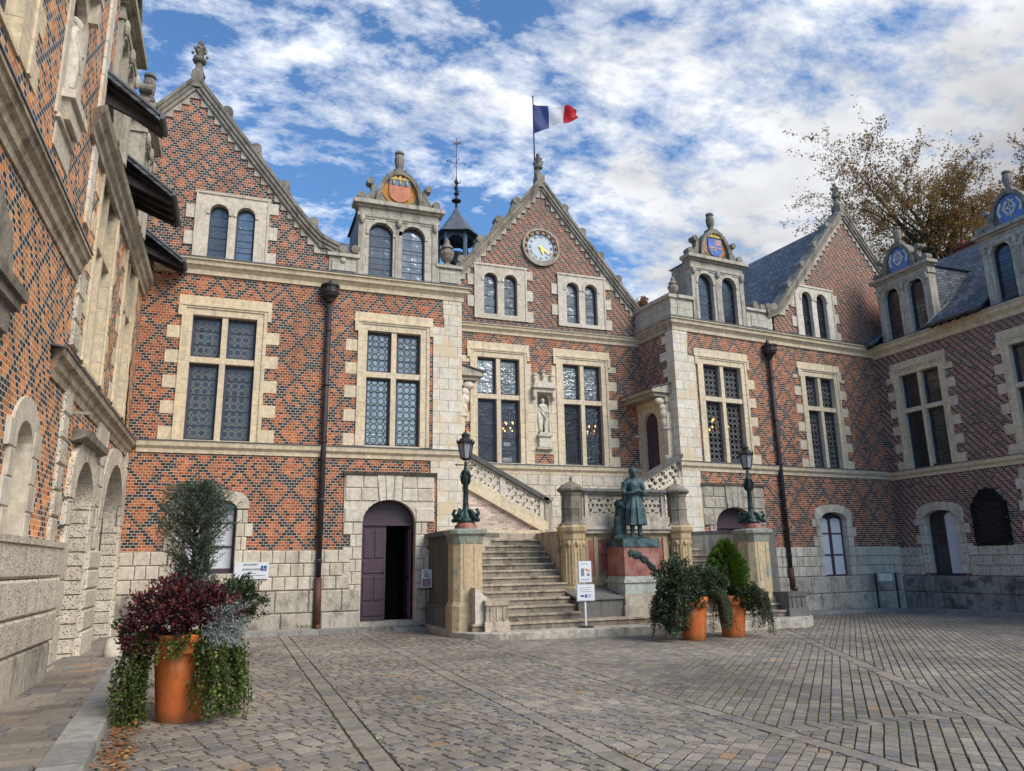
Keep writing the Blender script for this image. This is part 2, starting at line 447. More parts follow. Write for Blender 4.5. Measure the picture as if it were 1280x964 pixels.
GRINGL=glassmat('glass_ring_reflecting',0,'ring',cell=.19,gl=.30,line=(.035,.04,.04),mott=.55,refl=(.85,.84,.78))
GGRID=glassmat('glass_small_quarries',0,'grid',cell=.105,gl=.34,line=(.03,.033,.035),mott=.6,refl=(.85,.86,.82))
GSEE=glassmat('glass_quarries_clear',0,'grid',cell=.105,gl=.07,line=(.025,.027,.03),see=.85)
GSEER=glassmat('glass_ring_clear',0,'ring',cell=.19,gl=.06,line=(.12,.13,.125),see=.85)
GARCH=glassmat('glass_dormer',0,'bars',cell=.42,gl=.13,line=(.03,.034,.04),body=(.05,.06,.07),mott=.8,refl=(.75,.8,.85))
GDARK=glassmat('glass_dark',0,'bars',cell=.42,gl=.08,line=(.02,.022,.026))
CURT=plain('white_blind',(.62,.64,.68),.7,.3,var=.08)
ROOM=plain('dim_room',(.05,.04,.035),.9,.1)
BULB=plain('lit_bulb',(1,.6,.25),.4,.3,emit=(1,.50,.13),es=4)
LGLASS=plain('lantern_glass',(.30,.31,.33),.15,.6,var=.05)
CHEEK=plain('dormer_cheek_lead',(.12,.13,.15),.6,.3,var=.25)
# ---------------------------------------------------------------- facade parts (local frame: x along the wall, z up, outwards is -y)
def part(m,name,mat,parent,smooth=False,label=None,**k):
    o=m.obj(name,mat,parent,smooth,**k)
    if label:o['label']=label
    return o
def blocks(m,x0,x1,zs,w,out,holes=(),b=.022,jit=.18,gap=.006,y1=.05,seed=0):
    for r in range(len(zs)-1):
        za,zb=zs[r],zs[r+1];zm=(za+zb)/2
        iv=[(x0,x1)]
        for h in holes:
            if h[2]<zm<h[3]:
                nv=[]
                for a,c in iv:
                    if h[1]<=a or h[0]>=c: nv.append((a,c));continue
                    if h[0]>a: nv.append((a,h[0]))
                    if h[1]<c: nv.append((h[1],c))
                iv=nv
        for a,c in iv:
            L=c-a
            if L<.05: continue
            n=max(1,round(L/w+(.5 if r%2 and L>w*2 else 0)))
            e=[a+L*i/n for i in range(n+1)]
            if r%2 and n>2:
                hw=L/n/2
                e=[a]+[x+hw*0.9 for x in e[1:-1]]+[c]
            for i in range(1,len(e)-1): e[i]+=R.uniform(-jit,jit)*w*.5
            for i in range(len(e)-1):
                if e[i+1]-e[i]>.04:
                    m.boss(e[i]+gap,e[i+1]-gap,za+gap,zb-gap,-out-R.uniform(0,.008),y1,b)
def rows(z0,z1,n): return [z0+(z1-z0)*i/n for i in range(n+1)]
def quoins(m,x,sgn,z0,z1,h=.335,a=.0,b1=.16,b2=.30,y=-.016,y1=.05,skip=0):
    # toothed quoin stones running out from x in direction sgn
    z=z0;i=skip
    while z<z1-.1:
        zz=min(z+h,z1);L=b2 if i%2 else b1
        if i%2 or b1>.02: m.box(x+sgn*a,x+sgn*(a+L),y,y1,z+.002,zz-.002)
        z=zz;i+=1
def cross_window(parent,x0,x1,z0,z1,ztr,gt,gb,mat=None,tooth=(1,1),jw=.27,hood=True,label=None,dep=.24,roomy=False):
    mat=mat or SY
    m=M()
    jl=jw
    for sg,x in ((-1,x0),(1,x1)):
        z=z0
        while z<z1+jw-.05:
            zz=min(z+.45+R.uniform(-.08,.08),z1+jw)
            m.box(x,x+sg*(jw-.09),-.02,.36,z+.003,zz-.003)
            m.box(x+sg*(jw-.09),x+sg*jw,-.05,.10,z+.003,zz-.003)
            z=zz
    # head
    n=3
    for i in range(n): m.box(x0+(x1-x0)*i/n+.002,x0+(x1-x0)*(i+1)/n-.002,-.018,.36,z1,z1+jw-.09)
    m.box(x0-jw+.09,x1+jw-.09,-.048,.1,z1+jw-.087,z1+jw-.004)
    m.box(x0,x1,-.03,.36,z0-.05,z0+.02)
    if hood:
        for i in range(3):
            a=x0-jw-.1;L=(x1-x0+2*jw+.2)/3
            m.box(a+L*i+.002,a+L*(i+1)-.002,-.022,.06,z1+jw,z1+jw+.27)
        m.box(x0-jw-.12,x1+jw+.12,-.075,.0,z1+jw-.03,z1+jw+.025)
        for sg,x in ((-1,x0-jw-.1),(1,x1+jw+.1)): m.box(x,x-sg*.1,-.07,.0,z1+jw-.32,z1+jw-.03)
    for k,(sg,x) in enumerate(((-1,x0),(1,x1))):
        if tooth[k]: quoins(m,x,sg,z0,z1,h=.345,a=jw,b1=.0,b2=.34,skip=1)
    w=part(m,'window',mat,parent,label=label)
    c=M();xm=(x0+x1)/2;mw=.075
    c.box(xm-mw,xm+mw,.02,.22,z0+.02,ztr-.08);c.box(xm-mw,xm+mw,.02,.22,ztr+.08,z1)
    c.box(x0,x1,.015,.225,ztr-.08,ztr+.08)
    for sg in(-1,1): c.box(xm+sg*mw,xm+sg*(mw+.0),.05,.2,z0,z0+.1)
    part(c,'stone_cross',mat,w)
    f=M();g=M();g2=M()
    for a,b_ in ((x0,xm-mw),(xm+mw,x1)):
        for c0,c1,top in ((z0+.02,ztr-.08,0),(ztr+.08,z1,1)):
            fw=.075;y0=.17
            f.box(a,a+fw,y0,y0+.06,c0,c1);f.box(b_-fw,b_,y0,y0+.06,c0,c1)
            f.box(a+fw,b_-fw,y0,y0+.06,c0,c0+fw);f.box(a+fw,b_-fw,y0,y0+.06,c1-fw,c1)
            mm=g if top else g2
            mm.add([(a+fw-.005,y0+.035,c0+fw-.005),(b_-fw+.005,y0+.035,c0+fw-.005),(b_-fw+.005,y0+.035,c1-fw+.005),(a+fw-.005,y0+.035,c1-fw+.005)],[(0,1,2,3)])
            for k in range(1,3 if top else 5):
                zz=c0+(c1-c0)*k/(3 if top else 5);f.box(a+fw,b_-fw,y0+.015,y0+.033,zz-.007,zz+.007)
    part(f,'window_frame',FR,w)
    part(g,'upper_pane',gt,w);part(g2,'lower_pane',gb,w)
    return w
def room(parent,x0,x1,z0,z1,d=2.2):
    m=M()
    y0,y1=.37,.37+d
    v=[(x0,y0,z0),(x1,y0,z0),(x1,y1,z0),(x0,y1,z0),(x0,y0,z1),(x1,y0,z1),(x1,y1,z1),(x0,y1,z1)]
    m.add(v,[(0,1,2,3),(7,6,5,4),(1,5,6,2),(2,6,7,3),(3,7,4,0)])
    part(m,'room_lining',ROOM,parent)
def pair_window(parent,holes,ztop,x0,x1,z0,glass=None,mat=None,teeth=True,name='window',thick=.03,dep=.25,sub=True,joint=True):
    # a slab pierced by round-headed lights; returns the part
    m=M()
    m.slab(rect(x0,x1,z0,ztop),[arch(a,b,c,d,e) for a,b,c,d,e in holes],-thick,dep)
    # archivolts, imposts, frame moulding
    for a,b,c,d,e in holes:
        o=arch(a-.10,b+.10,d,d,e+.10,12)[2:];i_=arch(a,b,d,d,e,12)[2:]
        pl=o+i_[::-1]
        for k in range(len(o)-1):
            q=[o[k],o[k+1],i_[k+1],i_[k]]
            m.slab(q[::-1] if False else q,[],-thick-.025,-thick+.01)
        for s_,x in ((-1,a),(1,b)): m.box(x-.0*s_,x+s_*.09,-thick-.035,-thick+.01,d-.06,d)
    m.box(x0,x0+.06,-thick-.022,-thick+.01,z0,ztop);m.box(x1-.06,x1,-thick-.022,-thick+.01,z0,ztop)
    m.box(x0-.03,x1+.03,-thick-.03,-thick+.01,ztop-.06,ztop+.01)
    if teeth:
        quoins(m,x0,-1,z0,ztop-.1,h=.4,b1=0,b2=.24,y=-.017);quoins(m,x1,1,z0,ztop-.1,h=.4,b1=0,b2=.24,y=-.017,skip=1)
    w=part(m,name,mat or SW,parent)
    f=M();g=M()
    for a,b,c,d,e in holes:
        o=arch(a,b,c,d,e);i_=arch(a+.035,b-.035,c+.03,d,e-.03)
        f.slab(o,[i_],.13,.17)
        g.slab(arch(a,b,c,d,e),[],.155,.165)
        zz=c+.35
        while zz<d: f.box(a+.02,b-.02,.14,.152,zz-.008,zz+.008);zz+=.36
    if sub:
        part(f,'window_frame',FR,w);part(g,'pane',glass or GARCH,w)
    return w
def crocket(m,x,z,s,sgn,y0=-.1,y1=.28):
    # curled stone lump sitting on a coping
    p=[(x+s*math.cos(a),z+s*.9+s*math.sin(a)) for a in [2*PI*i/12 for i in range(12)]]
    m.slab(p,[],y0,y1)
    m.slab([(x-s*1.0,z-.12),(x+s*1.0,z-.12),(x+s*.8,z+s),(x-s*.8,z+s)],[],y0+.03,y1-.03)
    m.slab([(x+sgn*s*2.0,z-.35),(x+sgn*s*.6,z-.1),(x+sgn*s*.6,z+s*.8)][::(1 if sgn<0 else -1)],[],y0+.04,y1-.04)
def coping(m,pts,th=.2,y0=-.16,y1=.4,under=.1):
    # moulded coping following a polyline (left-to-right); th = thickness above the line
    for lo,hi,ya,yb in ((-under,0,y0*.55,y1),(0,th*.55,y0*.8,y1),(th*.55,th,y0,y1+.03)):
        n=len(pts);nr=[]
        for i in range(n):
            a=Vector(pts[max(i-1,0)]);b=Vector(pts[min(i+1,n-1)]);d=(b-a).normalized();nr.append(Vector((-d.y,d.x)))
        out=[(p[0]+nr[i].x*lo,p[1]+nr[i].y*lo) for i,p in enumerate(pts)]+[(p[0]+nr[i].x*hi,p[1]+nr[i].y*hi) for i,p in reversed(list(enumerate(pts)))]
        for i in range(n-1):
            j=2*n-1-i
            m.slab([out[i],out[i+1],out[j-1],out[j]],[],ya,yb)
def steps_under(m,xa,za,xf,zf,h=.24,L=.20,y=-.022):
    # stepped stones between the brick and the raking coping, from apex (xa,za) to foot (xf,zf)
    sl=(xf-xa)/(zf-za);sg=1 if xf>xa else -1
    z=zf
    while z<za-.1:
        xe=xa+(z+h-za)*sl;xo=xa+(z-za)*sl
        a=xe-sg*L
        pts=[(a,z),(xo,z),(xe,z+h),(a,z+h)]
        if sg<0: pts=[(xo,z),(a,z),(a,z+h),(xe,z+h)]
        m.slab(pts,[],y-R.uniform(0,.004),.1)
        z+=h
def finial(m,x,z,s=1.,y=.12,flame=True):
    p=[(.20,0),(.17,.10),(.10,.30),(.09,.42),(.17,.46),(.20,.52),(.17,.58),(.10,.60),(.11,.74),(.15,.86),(.12,.95),(.06,.98),(.09,1.05),(.07,1.14),(.02,1.18)]
    m.lathe([(r*s,h*s) for r,h in p],x,y,z,10)
    if flame:
        for k in range(6):
            a=PI*k/3+.3
            for hh,rr in ((.72,.2),(.9,.15)):
                m.ell((x+rr*s*math.cos(a),y+rr*s*math.sin(a),z+hh*s),(.045*s,.045*s,.06*s),6)
def urn(m,x,z,s=1.,y=.15):
    p=[(.2,0),(.2,.06),(.1,.09),(.09,.16),(.18,.26),(.24,.42),(.24,.52),(.16,.56),(.15,.62),(.2,.64),(.17,.72),(.1,.78),(.09,.9),(.05,.96),(.02,.99)]
    m.lathe([(r*s,h*s) for r,h in p],x,y,z,12)
def dormer(parent,x0,x1,z0,zt,holes,crest,depth=2.6,glass=None,lr=None,fin_s=1.,label=None,roofz=None,scroll=True,cheek=None):
    """stone dormer: pierced front, entablature, lunette with crest, scrolls, finial, slated body"""
    we=zt-.5;c=(x0+x1)/2
    w=pair_window(parent,holes,we,x0,x1,z0,glass,AD,teeth=False,name='dormer',thick=.03,dep=.3)
    if label:w['label']=label
    m=M()
    # piers and entablature
    m.box(x0-.02,x0+.16,-.06,.3,z0,we);m.box(x1-.16,x1+.02,-.06,.3,z0,we)
    m.box(c-.10,c+.10,-.055,.1,z0,we-.35)
    for o,a,b in ((.06,we,we+.1),(.03,we+.1,we+.3),(.1,we+.3,we+.37),(.2,we+.37,we+.5)):
        m.box(x0-o,x1+o,-.03-o,.32,a,b)
    for x in (x0+.07,x1-.07,c): m.ell((x,-.1,we-.1),(.09,.07,.16),8)
    part(m,'dormer_entablature',SM,w)
    r=lr or (x1-x0)*.31;zc=zt
    m=M()
    o=[(c+r*math.cos(a),zc+r*1.72*math.sin(a) if 0 else zc+ (r*1.55)*math.sin(a)) for a in [PI*i/16 for i in range(17)]]
    k=.80
    i_=[(c+r*k*math.cos(a),zc+.06+(r*1.55*.83)*math.sin(a)) for a in [PI*i/16 for i in range(17)]]
    m.slab(o,[],.0,.28)
    for j in range(16): m.slab([o[j],o[j+1],i_[j+1],i_[j]],[],-.14,.02)
    m.box(c-r-.03,c+r+.03,-.12,.25,zc-.01,zc+.06)
    if scroll:
        for sg in(-1,1):
            xs=c+sg*(r+.02)
            pl=[(xs-.0,zc),(xs+sg*.42,zc),(xs+sg*.40,zc+.14),(xs+sg*.22,zc+.22),(xs+sg*.10,zc+.42),(xs+sg*.12,zc+.62),(xs-sg*.02,zc+.66),(xs-sg*.06,zc+.3)]
            m.slab(pl if sg>0 else pl[::-1],[],-.02,.2)
            for (qx,qz,qr) in ((xs+sg*.14,zc+.70,.11),(xs+sg*.40,zc+.17,.13)):
                m.slab([(qx+qr*math.cos(a),qz+qr*math.sin(a)) for a in [2*PI*i/12 for i in range(12)]],[],-.08,.22)
    part(m,'dormer_pediment',SG,w)
    m=M();zt2=zc+r*1.55
    m.box(c-.2,c+.2,-.08,.25,zt2-.04,zt2+.06)
    m.lathe([(.12*fin_s,0),(.09*fin_s,.08),(.14*fin_s,.22),(.16*fin_s,.42),(.13*fin_s,.56),(.09*fin_s,.58),(.15*fin_s,.62),(.14*fin_s,.68),(.03,.7)],c,.1,zt2+.06,10)
    part(m,'dormer_finial',SG,w)
    crest(w,c,zc+r*.72,r*.66)
    # body behind
    rz=roofz or zt-.05
    m=M();m.box(x0+.02,x0+.1,.3,depth,z0,rz-.12);m.box(x1-.1,x1-.02,.3,depth,z0,rz-.12)
    part(m,'dormer_cheek',cheek or CHEEK,w)
    m=M();m.add([(x0-.06,.3,rz-.15),(x1+.06,.3,rz-.15),(x1+.06,depth+.1,rz-.15),(x0-.06,depth+.1,rz-.15),(c,.3,rz+.35),(c,depth+.1,rz+.35)],[(0,1,4),(0,4,5,3),(1,2,5,4),(0,3,2,1)])
    part(m,'dormer_roof',SLATEY,w)
    m=M();m.add([(x0+.1,.32,z0),(x1-.1,.32,z0),(x1-.1,.32,we),(x0+.1,.32,we)],[(0,1,2,3)])
    return w
def door_head(m,x0,x1,xa,xb,zs,zt,ztop,vs):
    # stone head over an arched doorway: backing with the arch cut out, three long voussoirs, side blocks
    c=(x0+x1)/2;r=(x1-x0)/2
    zz=lambda x:zs+(zt-zs)*math.sqrt(max(0,1-((x-c)/r)**2))
    o=[(c-r*math.cos(PI*i/14),zs+(zt-zs)*math.sin(PI*i/14)) for i in range(15)]
    m.slab([(xa,zs)]+o+[(xb,zs),(xb,ztop),(xa,ztop)],[],-.03,.25)
    for a,b,t0,t1 in vs:
        n=4;bot=[(a+(b-a)*i/n,zz(a+(b-a)*i/n)-.012) for i in range(n+1)]
        m.slab(bot+[(t1,ztop),(t0,ztop)],[],-.085,.25)
    for a,b in ((xa+.02,vs[0][0]-.06),(vs[-1][1]+.06,xb-.02)):
        zl=max(zz(min(max(b,x0),x1)),zz(min(max(a,x0),x1)),zs+.1)
        blocks(m,a,b,[zs+.0+(zl-zs)*1.03+.0,(zl*1.03-zs*.03+ztop)/2,ztop],.5,.06,y1=-.02)
def disc(m,x,z,rx,rz,y0,y1,n=24,t=None): m.slab([(x+rx*math.cos(2*PI*i/n),z+rz*math.sin(2*PI*i/n)) for i in range(n)],[],y0,y1,t)
def shield(x,z,w,h): return [(x-w/2,z+h/2),(x-w/2,z-h*.12),(x-w*.42,z-h*.3),(x-w*.2,z-h*.45),(x,z-h*.5),(x+w*.2,z-h*.45),(x+w*.42,z-h*.3),(x+w/2,z-h*.12),(x+w/2,z+h/2)][::1]
def crest_red(w,c,z,r):
    m=M();disc(m,c,z,r*1.15,r*1.05,-.02,0);part(m,'crest_ground',plain('ochre_paint',(.50,.24,.07),.7,.2,var=.3),w)
    m=M();m.slab(shield(c,z-.08,r*1.35,r*1.45),[],-.07,-.03);part(m,'crest_shield',plain('faded_red_paint',(.55,.22,.14),.7,.2,var=.2),w)
    m=M();m.box(c-r*.66,c+r*.66,-.078,-.071,z+r*.28,z+r*.62);
    part(m,'crest_band',plain('blue_paint',(.16,.25,.42),.7,.2,var=.2),w)
    m=M()
    for k in(-1,0,1): m.lathe([(.03,-.07),(.045,0),(.03,.07)],c+k*r*.42,-.085,z+r*.45,6)
    m.box(c-r*.75,c+r*.75,-.1,-.03,z+r*.63,z+r*.78)
    for k in range(5): m.box(c-r*.72+k*r*.32,c-r*.55+k*r*.32,-.1,-.03,z+r*.78,z+r*1.0)
    part(m,'crest_crown',plain('gold_ochre_paint',(.55,.38,.12),.6,.3,var=.3),w)
def crest_blue(w,c,z,r):
    m=M();disc(m,c,z-.02,r*1.15,r*.9,-.02,0);part(m,'crest_ground',plain('rust_paint',(.45,.20,.11),.7,.2,var=.3),w)
    m=M();m.slab(shield(c,z-.08,r*1.3,r*1.45),[],-.07,-.03);part(m,'crest_shield',plain('blue_paint2',(.10,.20,.50),.7,.2,var=.3),w)
    m=M();m.box(c-.02,c+.02,-.08,-.071,z-r*.7,z+r*.55);m.box(c-r*.62,c+r*.62,-.08,-.071,z-.12,z-.06)
    m.box(c+.05,c+r*.6,-.079,-.071,z+.02,z+r*.5);m.box(c-r*.5,c-.05,-.079,-.071,z-r*.45,z-.16)
    part(m,'crest_quarter',plain('red_white_paint',(.50,.32,.30),.7,.2,var=.3),w)
    m=M();m.box(c-r*.7,c+r*.7,-.1,-.03,z+r*.62,z+r*.78)
    for k in range(5): m.box(c-r*.68+k*r*.3,c-r*.5+k*r*.3,-.1,-.03,z+r*.78,z+r*.98)
    part(m,'crest_crown',plain('gold_ochre_paint2',(.58,.42,.10),.6,.3,var=.3),w)
def crest_mono(w,c,z,r):
    m=M();disc(m,c,z,r*1.1,r*1.2,-.02,0);part(m,'crest_disc',plain('pale_blue_enamel',(.13,.24,.52),.6,.3,var=.2),w)
    m=M()
    for sg in(-1,1):
        m.tube([(c+sg*r*.72,-.04,z-r*.5),(c+sg*r*.85,-.04,z),(c+sg*r*.6,-.04,z+r*.55)],.05,6)
        m.tube([(c+sg*r*.1,-.05,z-r*.55),(c+sg*r*.45,-.05,z),(c+sg*r*.1,-.05,z+r*.5)],.04,6)
    m.box(c-r*.45,c+r*.45,-.05,-.02,z-r*.05,z+r*.08);m.box(c-r*.35,c+r*.35,-.05,-.02,z+r*.4,z+r*.5);m.box(c-r*.05,c+r*.05,-.05,-.02,z-r*.7,z+r*.7)
    part(m,'crest_relief',plain('white_relief',(.62,.60,.55),.7,.2,var=.2),w)
def string_course(parent,x0,x1,z=4.86,out=1.,e0=0,e1=0,mat=None):
    m=M();p=[(-.02,z-.30),(.04,z-.30),(.05,z-.2),(.12,z-.13),(.14,z-.02),(.14,z),(-.02,z+.012)]
    n=max(1,round((x1-x0)/1.4))
    for i in range(n):
        m.profile([(a*out,b) for a,b in p],x0+(x1-x0)*i/n+.002,x0+(x1-x0)*(i+1)/n-.002,e0=e0 if i==0 else 0,e1=e1 if i==n-1 else 0)
    o=part(m,'string_course',mat or SY,parent,recalc=True)
    m=M();m.profile([(-.02,z+.012),(.165*out,z+.0),(.165*out,z+.022),(-.02,z+.04)],x0,x1,e0=e0,e1=e1);part(m,'lead_flashing',LEAD,o,recalc=True)
def cornice(parent,x0,x1,z=9.93,e0=0,e1=0,mat=None,s=1.):
    m=M();p=[(-.02,z-.42*s),(.05*s,z-.42*s),(.06*s,z-.3*s),(.13*s,z-.22*s),(.18*s,z-.18*s),(.2*s,z-.06*s),(.25*s,z-.05*s),(.25*s,z),(-.02,z+.02)]
    n=max(1,round((x1-x0)/1.4))
    for i in range(n):
        m.profile(p,x0+(x1-x0)*i/n+.002,x0+(x1-x0)*(i+1)/n-.002,e0=e0 if i==0 else 0,e1=e1 if i==n-1 else 0)
    part(m,'cornice',mat or SY,parent,recalc=True)
    m=M();m.profile([(-.02,z+.02),(.27*s,z+.0),(.27*s,z+.03),(-.02,z+.05)],x0,x1,e0=e0,e1=e1);part(m,'cornice_flashing',LEAD,parent,recalc=True)
def downpipe(parent,x,z0,z1,kick=0,redz=1.35,hopper=True):
    m=M();m.tube([(x,-.12,redz),(x,-.12,z1)],.075,10)
    z=redz+.4
    while z<z1: m.lathe([(.085,0),(.095,.02),(.095,.06),(.085,.08)],x,-.12,z,10);z+=1.6
    p=part(m,'downpipe',PIPE,parent,True)
    m=M();m.tube([(x,-.12,z0+.05),(x,-.12,redz)],.105,10);m.tube([(x,-.12,z0+.12),(x+.05,-.24,z0-.02)],.08,8)
    part(m,'pipe_boot',PIPER,p,True)
    if hopper:
        m=M();m.lathe([(.08,-.12),(.12,-.02),(.22,.05),(.24,.12),(.26,.13),(.26,.22),(.23,.23),(.23,.32),(.27,.33),(.27,.38),(.2,.4)],x,-.17,z1,12);m.tube([(x,-.15,z1+.35),(x+.02,-.05,z1+.6)],.06,8)
        part(m,'rain_hopper',PIPE,p)
def seg_window(parent,x0,x1,z0,z1,lights=3,glass=None,curtain=True,label=None,frame=None,open_=False):
    # ground floor casement under a flat arch
    fr=frame or DOORM
    f=M();o=arch(x0,x1,z0,z1-.16,z1,10);i_=arch(x0+.07,x1-.07,z0+.07,z1-.2,z1-.07,10)
    f.slab(o,[i_],.2,.26);xm=(x0+x1)/2
    f.box(xm-.06,xm+.06,.19,.25,z0+.05,z1-.05)
    for k in range(1,lights): zz=z0+(z1-z0)*k/lights;f.box(x0+.06,x1-.06,.205,.245,zz-.025,zz+.025)
    f.box(x0,x1,.15,.3,z0-.08,z0+.02)
    w=part(f,'window',fr,parent,label=label)
    g=M();g.slab(arch(x0+.02,x1-.02,z0+.02,z1-.17,z1-.02),[],.232,.238);part(g,'pane',glass or GDARK,w)
    if curtain:
        c=M();c.slab(arch(x0+.07,xm-.06,z0+.07,z1-.3,z1-.2),[],.228,.231);c.slab(arch(xm+.06,x1-.07,z0+.07,z1-.3,z1-.2),[],.228,.231)
        part(c,'blind',CURT,w)
    return w
def arch_surround(m,x0,x1,z0,zs,zt,out=.05,wl=(.28,.45),h=.345,vz=None,nv=5,side=(1,1),wv=.38,cut=None):
    # toothed rusticated jambs and voussoirs round an arched opening
    z=z0;i=0
    while z<zs-.05:
        zz=min(z+h,zs)
        for k,(sg,x) in enumerate(((-1,x0),(1,x1))):
            if side[k]:
                w=wl[(i+k)%2];sp=x+sg*w*.5
                a,b=sorted((x,sp));m.boss(a+.005,b-.005,z+.005,zz-.005,-out,.22,.018)
                a,b=sorted((sp,x+sg*w));m.boss(a+.005,b-.005,z+.005,zz-.005,-out,.05,.018)
        z=zz;i+=1
    if wv<.01: return
    c=(x0+x1)/2;rx=(x1-x0)/2;rz=zt-zs
    n=nv
    for i in range(n):
        a0=PI*i/n;a1=PI*(i+1)/n
        def pt(a,k): 
            X=c+(rx+wv*k)*math.cos(a);Z=zs+(rz+wv*k*.85)*(max(0,math.sin(a))**(1 if k==0 else .55))
            return (X,Z)
        mid=[pt(a0+(a1-a0)*j/3,0) for j in range(4)];om=[pt(a0+(a1-a0)*j/3,1) for j in range(4)]
        q=[pt(a0,0)]+[om[0]]+om[1:]+mid[::-1][:3]
        g=.004
        m.slab(om+mid[::-1],[],-out-R.uniform(0,.012),.22)
LEADL=plain('pale_lead_cheek',(.30,.32,.35),.6,.3,var=.2)
# ================================================================ LEFT-HAND WING (faces the court)
YL=21.
LW=empty('brick_wing',(0,YL,0),0,'diapered brick wing holding the open purple double door, left of the steps','building')
H=[rect(-1.47,.37,4.88,8.4),rect(3.27,4.99,4.88,8.4),rect(-1.25,.1,1.5,3.42),rect(3.3,4.84,-.2,3.5)]
m=M();m.slab([(-2.8,-.6),(6.15,-.6),(6.15,9.7),(-2.8,9.7)],H,0,.4);part(m,'brick_wall',BX,LW)
m=M();ga=(-1.8,15.3);gf=(2.1,10.55)
gl=(ga[0]-(gf[0]-ga[0]),gf[1])
m.slab([(-5.6,9.6),(2.3,9.6),(2.3,10.3),(2.1,10.55),ga,(gl[0],gl[1]),(-5.6,9.8)],[rect(-1.2,.08,9.98,11.7)],.02,.4);part(m,'gable_wall',BXC,LW)
m=M();steps_under(m,ga[0],ga[1],gf[0],gf[1]);steps_under(m,ga[0],ga[1],gl[0],gl[1])
part(m,'stepped_stones',SM,LW)
m=M();coping(m,[gl,ga],y0=-.16);coping(m,[ga,(-.1,13.2),(1.35,11.42),(1.85,10.92),(2.35,10.7)])
for k in (.2,.42,.64,.86): 
    x=ga[0]+(gf[0]-ga[0])*k;z=ga[1]+(gf[1]-ga[1])*k;crocket(m,x+.1,z+.14,.15,1)
m.box(ga[0]-.16,ga[0]+.16,-.14,.3,ga[1]-.1,ga[1]+.42)
g=part(m,'gable_coping',SG,LW)
m=M();finial(m,ga[0],ga[1]+.38,1.02);part(m,'finial',SG,g)
cross_window(LW,-1.38,.27,4.9,8.35,7.1,GRING,GRING,label='crossed window with dark ring-patterned leading')
cross_window(LW,3.33,4.92,4.92,8.34,7.02,GRINGL,GRINGL,tooth=(1,0),label='crossed window whose leading shows against bright reflections')
pair_window(LW,[(-1.17,-.67,9.99,11.4,11.66),(-.46,.04,9.99,11.4,11.66)],12.0,-1.55,.42,9.97)
# ground floor
m=M();hl=[(-1.5,.37,1.04,3.6),(3.02,5.14,-1,4.2)]
blocks(m,-2.66,5.45,rows(1.04,2.06,3),.34,.05,hl)
part(m,'rusticated_base',SR,LW)
m=M();blocks(m,-2.66,5.45,[-.15,.46,1.03],.95,.10,[(3.3,4.84,-1,2)],b=.03);part(m,'plinth',SB,LW)
m=M();arch_surround(m,-1.2,.07,1.04,3.15,3.4,wl=(.28,.42),nv=7,wv=.30)
m.box(-1.2,.07,-.02,.4,1.2,1.5)
part(m,'window_surround',SR,LW)
seg_window(LW,-1.2,.07,1.56,3.4,3,curtain=True)
m=M();arch_surround(m,3.34,4.82,.15,2.8,3.43,out=.05,wl=(.34,.52),nv=1,wv=.0,h=.33)
door_head(m,3.34,4.82,2.82,5.36,2.8,3.43,4.1,[(3.80,3.97,3.72,3.93),(3.99,4.17,3.95,4.2),(4.19,4.36,4.22,4.44)])
blocks(m,2.84,3.34,[2.8,3.2],.5,.06,y1=-.02);blocks(m,4.82,5.34,[2.8,3.2],.5,.06,y1=-.02)
part(m,'door_surround',SW,LW)
m=M();m.profile([(0,4.1),(.1,4.1),(.16,4.18),(0,4.2)],2.78,5.40);part(m,'drip_moulding',SG,LW)
# open door
D=M();D.slab(arch(3.36,4.8,2.78,2.8,3.41),[],.3,.36);D.box(3.34,4.82,.24,.38,2.72,2.80)
d=part(D,'door',DOORM,LW,label='purple double door with its right leaf open onto a dark passage')
m=M()
m.box(3.36,4.06,.3,.36,.17,2.72)
for a,b in ((.28,.62),(.70,1.35),(1.42,1.75),(1.83,2.62)):
    if b-a>.5:
        for u in(3.43,3.74): m.boss(u,u+.26,a,b,.275,.3,.02)
    else: m.boss(3.43,4.0,a,b,.275,.3,.02)
lf=part(m,'door_leaf',DOORM,d)
m=M();m.ell((4.01,.26,1.45),(.025,.03,.025),8);part(m,'handle',IRON,d)
m=M();m.box(4.74,4.80,.36,1.05,.17,2.72);m.box(4.715,4.74,.42,.98,.3,1.2);m.box(4.715,4.74,.42,.98,1.35,2.6);part(m,'open_door_leaf',DOORM,d)
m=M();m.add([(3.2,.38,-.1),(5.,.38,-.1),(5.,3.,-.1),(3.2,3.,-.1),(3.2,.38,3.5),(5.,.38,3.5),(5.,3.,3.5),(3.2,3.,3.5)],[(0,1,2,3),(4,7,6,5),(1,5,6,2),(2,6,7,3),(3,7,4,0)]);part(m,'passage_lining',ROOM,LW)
m=M();m.box(3.30,4.86,-.1,.5,-.2,.16);part(m,'door_sill',SB,LW)
# corner ashlar
m=M();m.box(5.45,6.19,-.035,.4,-.4,4.56);quoins(m,5.45,-1,4.2,4.56,h=.36,a=0,b1=.2,b2=.2,y=-.03)
m.box(5.3,6.19,-.03,.4,4.86,8.62);
for i,(z,w) in enumerate(((8.62,.55),(8.92,.28),(9.22,.6))): m.box(6.19-w-.3*(i%2),6.19,-.028,.4,z,z+.3)
part(m,'corner_ashlar',AW,LW)
string_course(LW,-2.45,6.2,4.86,e1=1);cornice(LW,-2.45,6.2,9.93,e1=1)
downpipe(LW,2.2,.05,9.15)
